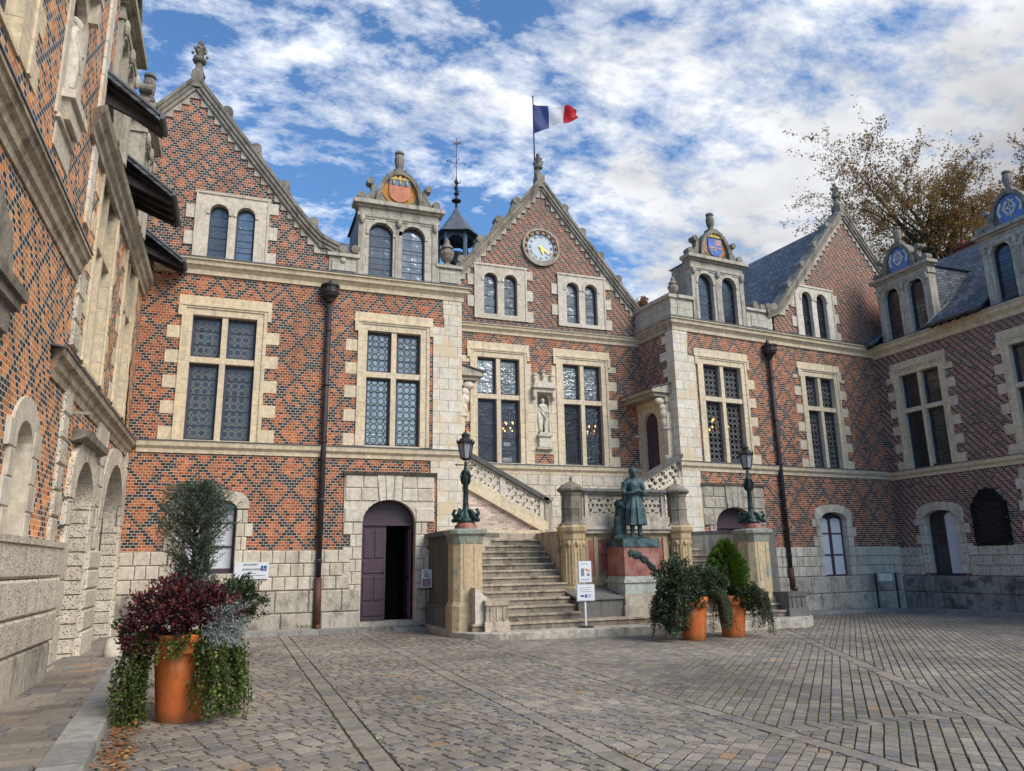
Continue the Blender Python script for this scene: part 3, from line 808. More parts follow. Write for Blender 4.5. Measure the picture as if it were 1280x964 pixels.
# parapet blocks and dormer
m=M()
for a,b,h in ((2.15,2.98,10.62),(5.42,6.16,10.66)):
    m.box(a,b,-.02,.4,9.95,h-.1);m.box(a-.06,b+.06,-.1,.45,h-.1,h)
    m.box(a+.08,b-.08,-.05,.02,10.08,h-.2)
m.ell((2.55,-.06,10.4),(.09,.05,.09),8)
part(m,'parapet',AD,LW)
m=M();
for k,(x,z,r) in enumerate(((1.95,10.86,.16),(2.25,10.82,.14),(2.55,10.74,.13),(2.9,10.80,.13))):
    m.slab([(x+r*math.cos(a),z+r*math.sin(a)) for a in [2*PI*i/10 for i in range(10)]],[],-.08,.3)
m.slab([(1.9,10.62),(2.95,10.62),(2.95,10.72),(2.8,10.68),(2.5,10.8),(2.1,10.95),(1.8,10.95)],[],-.04,.28)
part(m,'scroll_carving',SG,LW)
m=M();urn(m,5.76,10.66,.98);part(m,'stone_urn',SG,LW)
dormer(LW,2.99,5.4,9.96,12.42,[(3.29,4.02,9.98,11.42,11.78),(4.28,5.01,9.98,11.42,11.78)],crest_red,label='dormer with a red and gold shield',cheek=LEADL,depth=2.2)
# roofs
m=M()
m.add([(-1.8,.2,15.1),(-1.8,14,15.1),(2.3,.2,10.2),(2.3,14,10.2),(-6,.2,10.2),(-6,14,10.2)],[(0,2,3,1),(0,1,5,4)])
part(m,'gable_roof',SLATEY,LW)
m=M();m.add([(-2.4,.35,10.0),(6.1,.35,10.0),(6.1,5.,13.2),(-2.4,5.,13.2)],[(0,1,2,3)])
m.add([(-2.4,9.6,10.0),(6.1,9.6,10.0),(6.1,5.,13.2),(-2.4,5.,13.2)],[(3,2,1,0)])
part(m,'main_roof',SLATE,LW)
m=M();m.box(6.0,6.13,.4,3.0,-.4,10.2);m.box(-2.4,6.13,9.6,9.9,-.4,10);m.box(6.0,6.13,3,9.9,4,10);part(m,'return_wall',BYR,LW)
# side portal facing the upper steps (seen edge on) is mirrored on the other wing
def portal(parent,x,sg,y0):
    """doorway in a return wall at x, opening towards -sg... outwards direction is sg along x; y0 = near jamb"""
    T=Matrix.Translation((x,y0,0))@Matrix.Rotation(-PI/2 if sg<0 else PI/2,4,'Z')
    W=1.9
    f=lambda u:u if sg>0 else -u
    def rng(a,b): return (a,b) if sg>0 else (-b,-a)
    m=M(T)
    a,b=rng(0,W);c=(a+b)/2
    m.slab(rect(a,b,4.1,7.15),[arch(c-.42,c+.42,4.1,6.35,6.77)],-.18,-.012)
    for u in (a,b): m.box(u-.1,u+.1,-.26,.0,4.1,6.6)
    m.box(a-.05,b+.05,-.22,.1,6.98,7.16)
    w=part(m,'portal',SY,parent,label='stone doorway with a bracketed hood in the side wall')
    m=M(T);m.slab(arch(c-.42,c+.42,4.1,6.35,6.77),[],-.05,-.02)
    for k in range(5): m.box(c-.36+k*.18,c-.34+k*.18,-.06,-.045,4.2,6.4)
    part(m,'portal_door',DOORM,w)
    m=M(T)
    m.add([(a-.15,-.85,7.28),(b+.15,-.85,7.28),(b+.15,0,7.28),(a-.15,0,7.28),(a-.15,-.85,7.4),(b+.15,-.85,7.4),(b+.15,0,7.62),(a-.15,0,7.62)],[(0,3,2,1),(4,5,6,7),(0,1,5,4),(1,2,6,5),(2,3,7,6),(3,0,4,7)])
    m.box(a-.05,b+.05,-.7,.0,7.16,7.28)
    part(m,'portal_hood',SM,w)
    m=M(T);m.add([(a-.2,-.9,7.402),(b+.2,-.9,7.402),(b+.2,0,7.64),(a-.2,0,7.64),(a-.2,-.9,7.43),(b+.2,-.9,7.43),(b+.2,0,7.67),(a-.2,0,7.67)],[(0,3,2,1),(4,5,6,7),(0,1,5,4),(1,2,6,5),(2,3,7,6),(3,0,4,7)])
    part(m,'hood_flashing',LEAD,w)
    for u in (a+.05,b-.05):
        m=M(T)
        # carved figure bracket: scroll, bust, tapering term
        m.ell((u,-.42,7.0),(.12,.2,.13),8);m.ell((u,-.3,6.78),(.11,.15,.14),8);m.ell((u,-.28,6.55),(.14,.16,.2),8);m.ell((u,-.26,6.25),(.13,.14,.22),8)
        m.lathe([(.06,0),(.09,.5),(.12,.95),(.14,1.0)],u,-.2,5.0,8)
        m.box(u-.16,u+.16,-.34,.05,5.98,6.08);m.box(u-.13,u+.13,-.32,0,4.88,5.12)
        part(m,'carved_bracket',SW,w,True)
    return w
portal(LW,6.14,1,.45)

# ================================================================ CLOCK PAVILION (set back)
CW=empty('clock_pavilion',(0,23.6,0),0,'brick pavilion with the round clock in its gable, set back between the two wings','building')
m=M();H=[rect(7.45,9.12,4.88,8.62),rect(10.66,12.3,4.88,8.62),rect(9.66,10.18,5.9,7.44)]
m.slab([(5.9,-.4),(15,-.4),(15,9.6),(5.9,9.6)],H,0,.4);part(m,'brick_wall',BX,CW)
ca=(10.04,15.45);cl=(6.1,10.62);cr=(13.98,10.62)
m=M();m.slab([(6.1,9.5),(13.98,9.5),cr,ca,cl],[rect(7.75,9.05,10.15,11.7),rect(10.93,12.25,10.1,11.7)],.02,.4);part(m,'gable_wall',BXR,CW)
m=M();steps_under(m,ca[0],ca[1],cr[0],cr[1]);steps_under(m,ca[0],ca[1],cl[0],cl[1]);part(m,'stepped_stones',SM,CW)
m=M();coping(m,[(5.9,10.5),(6.5,11.12),(9.3,14.5),(ca[0],ca[1])]);coping(m,[ca,(10.78,14.5),(13.5,11.2),(14.2,10.45)])
for k in (.22,.4,.58,.76):
    crocket(m,ca[0]+(cr[0]-ca[0])*k+.1,ca[1]+(cr[1]-ca[1])*k+.14,.15,1);crocket(m,ca[0]+(cl[0]-ca[0])*k-.1,ca[1]+(cl[1]-ca[1])*k+.14,.15,-1)
m.box(ca[0]-.15,ca[0]+.15,-.14,.3,ca[1]-.1,ca[1]+.4)
g=part(m,'gable_coping',SG,CW)
m=M();finial(m,ca[0],ca[1]+.36,.9);part(m,'finial',SG,g)
w1=cross_window(CW,7.52,9.06,4.9,8.58,7.2,GGRID,GSEE,tooth=(1,0),label='crossed window through which a chandelier and an orange notice show')
w2=cross_window(CW,10.72,12.24,4.9,8.56,7.18,GGRID,GSEE,tooth=(0,1),label='crossed window with small panes to the right of the niche')
room(CW,6.9,13.2,4.8,8.7,2.6)
# stone panel with niche between the windows
m=M();m.slab(rect(9.33,10.45,4.9,8.1),[arch(9.70,10.14,5.94,7.18,7.4),rect(9.56,10.28,4.93,5.27)],-.012,.03)
m.box(9.3,9.5,-.014,.1,8.1,8.45);m.box(10.28,10.48,-.014,.1,8.1,8.45)
pn=part(m,'niche_panel',AY,CW)
m=M()
v=[];n=9
for j in range(n+1):
    a=PI*j/n;cx=9.92+.22*math.cos(a)*-1;cy=.0+.3*math.sin(a)
    v+=[(cx,cy,5.94),(cx,cy,7.2)]
m.add(v,[(2*j,2*j+1,2*j+3,2*j+2) for j in range(n)])
# half dome
dv=[];
for i in range(5):
    e=i/4*PI/2
    for j in range(n+1):
        a=PI*j/n;dv.append((9.92-.22*math.cos(a)*math.cos(e),.3*math.sin(a)*math.cos(e),7.2+.2*math.sin(e)))
m.add(dv,[(i*(n+1)+j,(i+1)*(n+1)+j,(i+1)*(n+1)+j+1,i*(n+1)+j+1) for i in range(4) for j in range(n)])
part(m,'niche',SM,CW)
m=M();m.slab([(9.52,7.62),(10.32,7.62),(10.32,7.68),(9.92,7.86),(9.52,7.68)],[],-.24,.05);m.box(9.48,10.36,-.26,.05,7.56,7.63);m.box(9.55,10.29,-.18,.05,7.42,7.56)
for x in(9.56,10.28): m.box(x-.06,x+.06,-.2,.05,7.24,7.5);m.ell((x,-.12,7.22),(.06,.08,.08),8)
for x in (9.6,9.92,10.24): m.lathe([(.05,0),(.04,.1),(.07,.2),(.05,.3),(.08,.34),(.07,.4)],x,-.1,7.7+(.12 if x==9.92 else 0),8)
m.box(9.66,10.18,-.2,.05,5.86,5.94);m.box(9.70,10.14,-.14,.05,5.5,5.86);m.box(9.62,10.22,-.16,.05,5.42,5.48)
part(m,'niche_canopy',SW,CW)
# clock
m=M();n=32
outc=[(10.0+.72*math.cos(2*PI*i/n),12.93+.72*math.sin(2*PI*i/n)) for i in range(n)]
inc=[(10.0+.53*math.cos(2*PI*i/n),12.93+.53*math.sin(2*PI*i/n)) for i in range(n)]
m.slab(outc,[inc],-.05,.12)
o2=[(10.0+.74*math.cos(2*PI*i/n),12.93+.74*math.sin(2*PI*i/n)) for i in range(n)];i2=[(10.0+.66*math.cos(2*PI*i/n),12.93+.66*math.sin(2*PI*i/n)) for i in range(n)]
m.slab(o2,[i2],-.09,-.04)
ck=part(m,'clock',SM,CW,label='round clock with a pale blue dial and gilt hands')
m=M();disc(m,10.,12.93,.54,.54,-.0,.05,32);part(m,'dial',plain('dial_enamel',(.50,.56,.60),.5,.4,var=.1),ck)
m=M()
for i in range(11):
    a=PI*(-.12)+i*PI*1.24/10;m.ell((10+.60*math.cos(a),-.06,12.93+.60*math.sin(a)),(.055,.04,.075),8)
part(m,'carved_stud',plain('rust_carving',(.26,.08,.04),.8,.2,var=.3),ck)
m=M()
for i,tx in enumerate(['XII','I','II','III','IV','V','VI','VII','VIII','IX','X','XI']):
    a=PI/2-2*PI*i/12;text_mesh(m,tx,.15,10+.42*math.cos(a),-.008,12.93+.42*math.sin(a),rotz=a-PI/2)
for i in range(60):
    a=2*PI*i/60;m.box(10+.52*math.cos(a)-.006,10+.52*math.cos(a)+.006,-.01,0,12.93+.52*math.sin(a)-.006,12.93+.52*math.sin(a)+.006)
part(m,'numeral',plain('numeral_blue',(.03,.05,.14),.5,.3,var=.05),ck)
m=M()
def hand(m,a,L,w):
    d=Vector((math.cos(a),math.sin(a)));p=Vector((-d.y,d.x));o=Vector((10,12.93))
    q=[o-p*w-d*.08,o-p*w*1.4+d*L*.5,o+d*L,o+p*w*1.4+d*L*.5,o+p*w-d*.08];m.slab([(v.x,v.y) for v in q][::1],[],-.04,-.025)
hand(m,PI/2-2*PI*(4.15/12),.46,.022);hand(m,PI/2-2*PI*(5.35/12),.3,.03);disc(m,10,12.93,.05,.05,-.05,-.02,12)
part(m,'clock_hand',plain('gilt',(.75,.45,.08),.35,.5,metal=.6,var=.1),ck)
pair_window(CW,[(7.78,8.28,10.17,11.45,11.7),(8.53,9.03,10.17,11.45,11.7)],12.02,7.42,9.4,9.98)
pair_window(CW,[(10.96,11.47,10.12,11.45,11.7),(11.71,12.22,10.12,11.45,11.7)],12.02,10.62,12.56,9.98)
m=M();blocks(m,6.2,14.0,rows(2.4,4.56,6),.42,.03,jit=.12,b=.012,gap=.004);part(m,'rusticated_base',SW,CW)
string_course(CW,6.2,13.95,4.86);cornice(CW,6.15,13.95,9.75,s=.75)
m=M();m.box(13.9,14.3,-.05,.4,9.78,10.55);m.box(13.85,14.35,-.1,.45,10.5,10.62);part(m,'parapet',AD,CW)
m=M();m.add([(ca[0],.3,15.2),(ca[0],9,15.2),(13.9,.3,10.4),(13.9,9,10.4),(6.1,.3,10.4),(6.1,9,10.4)],[(0,2,3,1),(0,1,5,4)]);part(m,'roof',SLATEY,CW)
# bell turret on the roof
tx,ty=7.75,3.4
m=M();ns=6
for k in range(ns):
    a=2*PI*(k+.5)/ns+.2;m.box(-.0,0,0,0,0,0) if 0 else None
    cx,cy=tx+.74*math.cos(a),ty+.74*math.sin(a);m.tube([(cx,cy,12.6),(cx,cy,14.5)],.085,6)
m.lathe([(.86,0),(.86,.3),(.8,.35)],tx,ty,12.5,6,rot=PI/6+.2);
# arched heads between posts
for k in range(ns):
    a0=2*PI*(k+.5)/ns+.2;a1=a0+2*PI/ns
    p0=Vector((tx+.74*math.cos(a0),ty+.74*math.sin(a0)));p1=Vector((tx+.74*math.cos(a1),ty+.74*math.sin(a1)))
    vs=[];N_=8
    for j in range(N_+1):
        t=j/N_;q=p0.lerp(p1,t);zz=13.95+.38*math.sqrt(max(0,1-(2*t-1)**2));vs+=[(q.x,q.y,zz),(q.x,q.y,14.55)]
    m.add(vs,[(2*j,2*j+2,2*j+3,2*j+1) for j in range(N_)])
tr=part(m,'bell_turret',plain('painted_lead_blue',(.13,.17,.21),.5,.4,var=.4),CW)
m=M();m.lathe([(1.08,-.06),(1.06,.0),(.85,.12),(.52,.55),(.2,1.0),(.08,1.25),(.06,1.3)],tx,ty,14.5,6,rot=PI/6+.2);part(m,'turret_roof',LEAD,tr)
m=M();m.lathe([(.06,0),(.05,.25),(.2,.34),(.21,.38),(.05,.46),(.05,.6),(.12,.68),(.05,.76),(.09,.95),(.04,1.1),(.09,1.2),(.03,1.35),(.02,1.5)],tx,ty,15.75,8)
for k in range(12):
    a=k*.9;z=16.5+k*.055;m.tube([(tx,ty,z),(tx+.2*math.cos(a),ty+.2*math.sin(a),z+.08),(tx+.17*math.cos(a),ty+.17*math.sin(a),z+.16)],.012,4)
m.tube([(tx,ty,17.2),(tx,ty,19.0)],.018,5);m.tube([(tx-.38,ty,17.85),(tx+.38,ty,17.85)],.012,4);m.tube([(tx,ty-.38,17.85),(tx,ty+.38,17.85)],.012,4)
for dx in(-.38,.38): m.ell((tx+dx,ty,17.85),(.03,.03,.05),6)
m.slab([(tx-.12,18.72),(tx+.02,18.66),(tx+.2,18.78),(tx+.18,18.9),(tx+.08,18.82),(tx-.02,18.8)],[],ty-.01,ty+.01)
part(m,'weathervane',IRON,tr)
m=M();m.lathe([(.05,.5),(.2,.42),(.26,.2),(.36,.02),(.38,0)],tx,ty,13.3,12);m.box(tx-.7,tx+.7,ty-.05,ty+.05,13.8,13.9);part(m,'bell',BRZ,tr)

# ================================================================ RIGHT-HAND WING
RW=empty('brick_wing',(14.05,21.5,0),math.atan(.1),'diapered brick wing with the blue shield dormer, right of the statue','building')
m=M();H=[rect(1.15,3.03,4.86,8.46),rect(6.1,7.78,4.84,8.46),rect(6.1,7.52,.85,3.3),rect(1.22,3.0,-.3,3.45)]
m.slab([(0,-.8),(10.6,-.8),(10.6,9.7),(0,9.7)],H,0,.4);part(m,'brick_wall',BX,RW)
ra=(9.33,15.75);rl=(5.1,10.75);rr=(13.5,10.8)
m=M();m.slab([(4.9,9.6),(14.5,9.6),(14.5,10),rr,ra,rl,(4.9,10.6)],[rect(6.4,7.82,10.05,11.95)],.02,.4);part(m,'gable_wall',BXR,RW)
m=M();steps_under(m,ra[0],ra[1],rl[0],rl[1]);steps_under(m,ra[0],ra[1],rr[0],rr[1]);part(m,'stepped_stones',SM,RW)
m=M();coping(m,[(4.5,10.6),(5.1,10.85),(5.6,11.4),(8.6,14.95),ra]);coping(m,[ra,(10.1,14.85),(13.5,10.9)])
for k in (.2,.4,.6,.8):
    crocket(m,ra[0]+(rl[0]-ra[0])*k-.1,ra[1]+(rl[1]-ra[1])*k+.14,.16,-1);crocket(m,ra[0]+(rr[0]-ra[0])*k+.1,ra[1]+(rr[1]-ra[1])*k+.14,.16,1)
m.box(ra[0]-.15,ra[0]+.15,-.14,.3,ra[1]-.1,ra[1]+.45)
g=part(m,'gable_coping',SG,RW)
m=M();finial(m,ra[0],ra[1]+.4,.95);part(m,'finial',SG,g)
cross_window(RW,1.22,2.95,4.88,8.4,7.15,GRING,GSEER,tooth=(0,1),label='crossed window with lit chandelier lamps showing')
room(RW,.8,3.5,4.8,8.5,2.2)
cross_window(RW,6.17,7.7,4.86,8.42,7.17,GRING,GRING)
pair_window(RW,[(6.44,6.98,10.06,11.62,11.9),(7.24,7.8,10.06,11.62,11.9)],12.15,6.08,8.2,9.98,glass=GDARK)
m=M();hl=[(5.85,7.77,.97,3.6),(.75,3.3,-1,4.2)]
blocks(m,3.3,10.4,rows(.98,2.0,3),.36,.05,hl);part(m,'rusticated_base',SR,RW)
m=M();blocks(m,0,10.4,[-.35,.38,.97],.95,.10,[(1.25,2.95,-1,2)],b=.03)
part(m,'plinth',SB,RW)
m=M();arch_surround(m,6.15,7.47,.98,3.0,3.26,wl=(.28,.45),nv=7,wv=.32);part(m,'window_surround',SR,RW)
seg_window(RW,6.15,7.47,.95,3.26,3,curtain=True,label='casement with white blinds')
m=M();arch_surround(m,1.26,2.96,-.2,2.75,3.38,out=.05,wl=(.3,.5),nv=1,wv=0,h=.34)
door_head(m,1.26,2.96,.75,3.48,2.75,3.38,4.08,[(1.78,1.99,1.70,1.95),(2.01,2.22,1.97,2.26),(2.24,2.45,2.28,2.53)])
blocks(m,.77,1.26,[2.75,3.15],.5,.06,y1=-.02);blocks(m,2.96,3.47,[2.75,3.15],.5,.06,y1=-.02)
part(m,'door_surround',SM,RW)
m=M();m.profile([(0,4.08),(.1,4.08),(.16,4.16),(0,4.18)],.7,3.54);part(m,'drip_moulding',SG,RW)
D=M();D.slab(arch(1.28,2.94,2.7,2.72,3.36),[],.3,.36);D.box(1.26,2.96,.24,.38,2.66,2.74);d=part(D,'door',DOORM,RW)
m=M();m.box(1.28,2.1,.3,.36,-.2,2.66);m.boss(1.36,1.68,1.7,2.5,.275,.3,.02);m.boss(1.74,2.04,1.7,2.5,.275,.3,.02);part(m,'door_leaf',DOORM,d)
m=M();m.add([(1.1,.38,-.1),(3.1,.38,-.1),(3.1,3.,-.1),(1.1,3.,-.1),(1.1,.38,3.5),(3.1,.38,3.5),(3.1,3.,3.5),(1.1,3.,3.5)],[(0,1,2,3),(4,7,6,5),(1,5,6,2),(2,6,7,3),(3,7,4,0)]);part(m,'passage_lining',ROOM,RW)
m=M();m.box(-.04,.72,-.035,.4,-.6,4.56);m.box(-.04,.86,-.03,.4,4.86,8.62)
for i,(z,w) in enumerate(((8.62,.55),(8.92,.28),(9.22,.6))): m.box(-.04,w+.3*(i%2),-.028,.4,z,z+.3)
for i in range(3): m.box(-.045,.3,.38,.62+.15*(i%2),7.9+i*.6,8.2+i*.6)
part(m,'corner_ashlar',AW,RW)
string_course(RW,0,10.2,4.86,e0=1);cornice(RW,0,10.2,9.93,e0=1)
downpipe(RW,4.33,.55,9.0,redz=1.3)
m=M();m.slab([(.4,-.8),(2.6,-.8),(2.6,9.7),(.4,9.7)],[],0,.13)
m=M()
m.box(0.01,.13,.4,2.7,-.8,9.7);rwl=part(m,'return_wall',BYR,RW)
m=M(Matrix.Translation((0,0,0))@Matrix.Rotation(-PI/2,4,'Z'));
m.profile([(-.02,9.5),(.05,9.5),(.06,9.62),(.13,9.7),(.18,9.75),(.2,9.87),(.25,9.88),(.25,9.93),(-.02,9.95)],-2.4,0,e1=1);m.profile([(-.02,4.56),(.04,4.56),(.12,4.7),(.14,4.86),(-.02,4.88)],-.4,0,e1=1);part(m,'return_cornice',SM,RW,recalc=True)
m=M();m.box(-.02,.3,.0,2.6,9.95,10.72);m.box(-.1,.36,-.05,2.6,10.72,10.84)
m.box(.28,.95,-.02,.4,9.95,10.72);m.box(.28,1.0,-.1,.45,10.72,10.84)
m.box(3.5,4.75,-.02,.4,9.95,10.7);m.box(3.46,4.85,-.1,.45,10.7,10.8);m.box(3.7,4.5,-.05,.02,10.1,10.55)
part(m,'parapet',AD,RW)
m=M();urn(m,.35,10.84,.8,.25);part(m,'stone_urn',SG,RW)
m=M()
for k,(x,z,r) in enumerate(((4.9,11.0,.17),(4.6,10.98,.14),(4.3,10.9,.13),(3.95,10.95,.15))):
    m.slab([(x+r*math.cos(a),z+r*math.sin(a)) for a in [2*PI*i/10 for i in range(10)]],[],-.08,.3)
m.slab([(3.8,10.8),(5.0,10.8),(5.0,11.1),(4.5,11.0),(4.0,10.9)],[],-.04,.28);part(m,'scroll_carving',SG,RW)
portal(RW,.0,-1,.42)
dormer(RW,1.0,3.42,9.96,12.5,[(1.28,1.98,9.98,11.5,11.86),(2.38,3.08,9.98,11.5,11.86)],crest_blue,label='dormer with a blue and gold shield',glass=GDARK,cheek=SM,depth=1.1)
m=M();m.add([(ra[0],.3,15.6),(ra[0],14,15.6),(13.8,.3,10.3),(13.8,14,10.3),(4.8,.3,10.4),(4.8,14,10.4)],[(0,2,3,1),(0,1,5,4)]);part(m,'gable_roof',SLATEY,RW)
m=M();m.add([(.4,.9,10.75),(4.4,.9,10.75),(4.4,14,10.75),(.4,14,10.75),(1.8,.9,11.95),(1.8,14,11.95)],[(0,4,5,3),(4,1,2,5),(0,1,4)]);part(m,'side_roof',SLATEY,RW)

# ================================================================ EAST WING (right edge)
XE=24.2
EW=empty('brick_wing',(XE,0,0),-PI/2,'darker brick wing at the right edge with blue monogram dormers and black plaque','building')
# local x = -world y
m=M();H=[rect(-21.48,-19.6,4.8,8.55),rect(-16.95,-15.15,4.8,8.55),rect(-21.2,-19.8,.8,3.3),rect(-14.2,-12.7,.8,3.3)]
m.slab([(-23.6,-.8),(-3,-.8),(-3,9.8),(-23.6,9.8)],H,0,.4);part(m,'brick_wall',BE,EW)
for a in(-21.42,-16.9,-12.4): cross_window(EW,a,a+1.76,4.84,8.5,7.1,GDARK,GDARK) if a>-99 else 0
for a in(-21.15,): seg_window(EW,a,a+1.3,.88,3.25,3,curtain=False,label='casement standing half open with a pale blind')
m=M();m.slab(arch(-20.45,-19.92,1.0,3.0,3.15),[],.15,.17);part(m,'blind',CURT,EW)
m=M()
arch_surround(m,-21.15,-19.85,1.0,2.98,3.25,wl=(.3,.5),nv=7,wv=.34)
for i in range(7): m.boss(-17.45 if i%2 else -17.3,-16.95,1.95+i*.35,2.3+i*.35,-.05,.05,.02)
part(m,'window_surround',SR,EW)
m=M();blocks(m,-22.75,-4,rows(.93,1.95,3),.36,.06,[(-21.47,-19.53,.92,3.3)],jit=.12);part(m,'rusticated_base',SV,EW)
m=M();blocks(m,-22.75,-4,[-.5,.33,.92],1.3,.14,b=.03);part(m,'plinth',stone('dark_plinth',(.38,.35,.32),(.27,.26,.24),dirt=.7,bump=.6,blotch=.7),EW)
string_course(EW,-22.6,-4,4.82);cornice(EW,-22.6,-4,9.9,s=1.1)
def ewd(a): return dormer(EW,a,a+2.42,10.0,12.6,[(a+.28,a+.98,10.02,11.75,12.1),(a+1.42,a+2.12,10.02,11.75,12.1)],crest_mono,glass=GDARK,depth=3,label='dormer with a blue monogram disc',cheek=SLATEY)
ewd(-21.85);ewd(-17.2);ewd(-12.6)
def eave_roof(parent,xr,zt,cut=()):
    # slate slope rising from the cornice; xr=(x0,x1)
    m=M();m.add([(xr[0],.1,10.1),(xr[1],.1,10.1),(xr[1],3.6,14.0),(xr[0],3.6,14.0)],[(0,1,2,3)])
    m.add([(xr[0],7.1,10.1),(xr[1],7.1,10.1),(xr[1],3.6,14.0),(xr[0],3.6,14.0)],[(3,2,1,0)])
    m.add([(xr[0],.1,10.1),(xr[0],3.6,14.),(xr[0],7.1,10.1)],[(0,1,2)]);m.add([(xr[1],.1,10.1),(xr[1],3.6,14.),(xr[1],7.1,10.1)],[(0,1,2)])
    part(m,'slate_roof',SLATE,parent)
def eave(parent,a,b,over=.62,name='eave',zo=9.92,zi=10.95,yi=.75):
    m=M()
    v=[(a,-over,zo),(b,-over,zo),(b,yi,zi),(a,yi,zi)];w=[(x,y,z-.09) for x,y,z in v]
    m.add(v+w,[(0,1,2,3),(4,7,6,5),(0,4,5,1),(1,5,6,2),(2,6,7,3),(3,7,4,0)])
    p=part(m,name,SLATE,parent)
    m=M();m.add([(a+.02,-over+.02,zo-.1),(b-.02,-over+.02,zo-.1),(b-.02,.05,zo-.03+ .5),(a+.02,.05,zo+.47)],[(0,3,2,1)])
    for k in range(int((b-a)/.35)):
        x=a+.15+k*.35;m.add([(x,-over+.03,zo-.18),(x+.07,-over+.03,zo-.18),(x+.07,.1,zo+.2),(x,.1,zo+.2),(x,-over+.03,zo-.1),(x+.07,-over+.03,zo-.1),(x+.07,.1,zo+.4),(x,.1,zo+.4)],[(0,3,2,1),(0,1,5,4),(1,2,6,5),(3,0,4,7)])
    part(m,'eave_soffit',DARKW,p)
    m=M()
    for x in(a,b): m.tube([(x,-over,zo+.02),(x,yi,zi+.02)],.03,5)
    m.tube([(a,-over-.03,zo),(b,-over-.03,zo)],.06,8);part(m,'gutter',LEAD,p)
eave_roof(EW,(-23.5,-4),0)
eave(EW,-23.4,-21.9);eave(EW,-19.38,-17.25);eave(EW,-14.7,-12.7)
m=M();m.box(-23.4,-4,7,7.3,-.5,10);part(m,'rear_wall',BE,EW)
m=M();m.box(-21.3,-20.0,3.9,4.6,12.6,14.25);m.box(-21.36,-19.94,3.84,4.66,14.25,14.36);c=part(m,'chimney',plain('chimney_brick',(.20,.065,.04),.9,.2,var=.3),EW)
m=M();
for x in(-21.0,-20.4): m.lathe([(.11,0),(.09,.3),(.1,.32)],x,4.2,14.36,8)
part(m,'chimney_pot',plain('chimney_pot_clay',(.24,.08,.045),.9,.2,var=.3),c)

# ================================================================ WEST WING (left edge)
XW=-2.65
WW=empty('brick_wing',(XW,0,0),PI/2,'brick wing at the left edge, warm light put into its orange colour, with statue niche and rusticated arches','building')
# local x = world y ; outwards = +X
m=M();H=[rect(6.55,8.2,6.9,11.2),rect(9.85,10.85,7.55,9.75),rect(9.94,10.8,1.95,3.5),rect(13.05,15.0,4.86,8.5),rect(16.35,18.1,4.86,8.5),rect(13.44,15.16,-.5,3.5),rect(16.34,19.06,-.5,3.9)]
m.slab([(2.5,-.5),(21.4,-.5),(21.4,9.0),(12.9,9.0),(12.9,14.5),(2.5,14.5)],H,0,.4);part(m,'brick_wall',BW,WW)
cross_window(WW,6.6,8.15,6.95,11.1,9.3,GRING,GRING,jw=.45,tooth=(0,1),hood=False)
cross_window(WW,13.3,14.75,4.9,8.35,7.1,GRING,GRING,hood=True,tooth=(1,1),jw=.24)
cross_window(WW,16.6,17.85,4.9,8.35,7.1,GRING,GRING,hood=True,tooth=(1,1),jw=.24)
# big cornice on the near part
m=M();p=[(-.02,6.2),(.03,6.2),(.04,6.3),(.08,6.34),(.09,6.46),(.15,6.52),(.17,6.60),(.20,6.61),(.20,6.67),(-.02,6.7)]
for i in range(8): m.profile(p,2.5+i*1.32+.002,2.5+(i+1)*1.32-.002)
part(m,'cornice',SP,WW,recalc=True)
m=M();m.profile([(-.02,6.7),(.215,6.672),(.215,6.70),(-.02,6.74)],2.5,13.08);part(m,'cornice_flashing',LEAD,WW,recalc=True)
m=M();p=[(-.02,4.4),(.03,4.4),(.05,4.5),(.09,4.55),(.11,4.66),(.18,4.70),(.20,4.80),(-.02,4.84)]
for i in range(7): m.profile(p,12.2+i*1.25+.002,12.2+(i+1)*1.25-.002,e0=1 if i==0 else 0)
part(m,'string_course',SP,WW,recalc=True)
m=M();m.profile([(-.02,4.84),(.215,4.802),(.215,4.83),(-.02,4.87)],12.0,20.95);part(m,'lead_flashing',LEAD,WW,recalc=True)
# upper cornice of the far part
m=M();p=[(-.02,8.7),(.06,8.7),(.07,8.82),(.13,8.88),(.15,9.0),(.22,9.05),(.25,9.16),(-.02,9.2)]
for i in range(6): m.profile(p,12.8+i*1.35,12.8+(i+1)*1.35-.004,e0=1 if i==0 else 0)
part(m,'eaves_cornice',SM,WW,recalc=True)
m=M();m.box(12.12,12.42,-.045,.1,6.84,14.5);part(m,'pilaster_strip',AW,WW)
m=M()
for i,z in enumerate(rows(2.02,4.28,6)[:-1]): m.boss(12.25,12.78 if i%2 else 12.66,z+.006,z+.37,-.05,.05,.03)
for i,z in enumerate(rows(4.9,6.12,3)[:-1]): m.boss(12.2,12.6 if i%2 else 12.7,z+.006,z+.4,-.05,.05,.03)
part(m,'rusticated_strip',SV,WW)
# niche
m=M();m.slab(rect(9.8,10.9,7.3,9.95),[arch(9.98,10.72,7.75,9.15,9.5)],-.03,.1)
v=[];n=9
for j in range(n+1):
    a=PI*j/n;v+=[(10.35-.37*math.cos(a),.09+.4*math.sin(a),7.7),(10.35-.37*math.cos(a),.09+.4*math.sin(a),9.55)]
m.add(v,[(2*j,2*j+1,2*j+3,2*j+2) for j in range(n)])
m.slab([(9.75,9.9),(10.95,9.9),(10.95,10.0),(10.35,10.35),(9.75,10.0)],[],-.22,.05);m.box(9.78,10.92,-.18,.05,9.72,9.9)
for x in(9.87,10.83): m.box(x-.06,x+.06,-.16,.05,9.35,9.72)
m.box(9.92,10.78,-.2,.05,7.6,7.72);m.slab([(10.05,7.35),(10.65,7.35),(10.74,7.6),(9.96,7.6)],[],-.14,.05)
m.box(9.9,10.8,-.02,.05,6.9,7.3);m.box(9.85,10.85,-.07,.03,7.26,7.31)
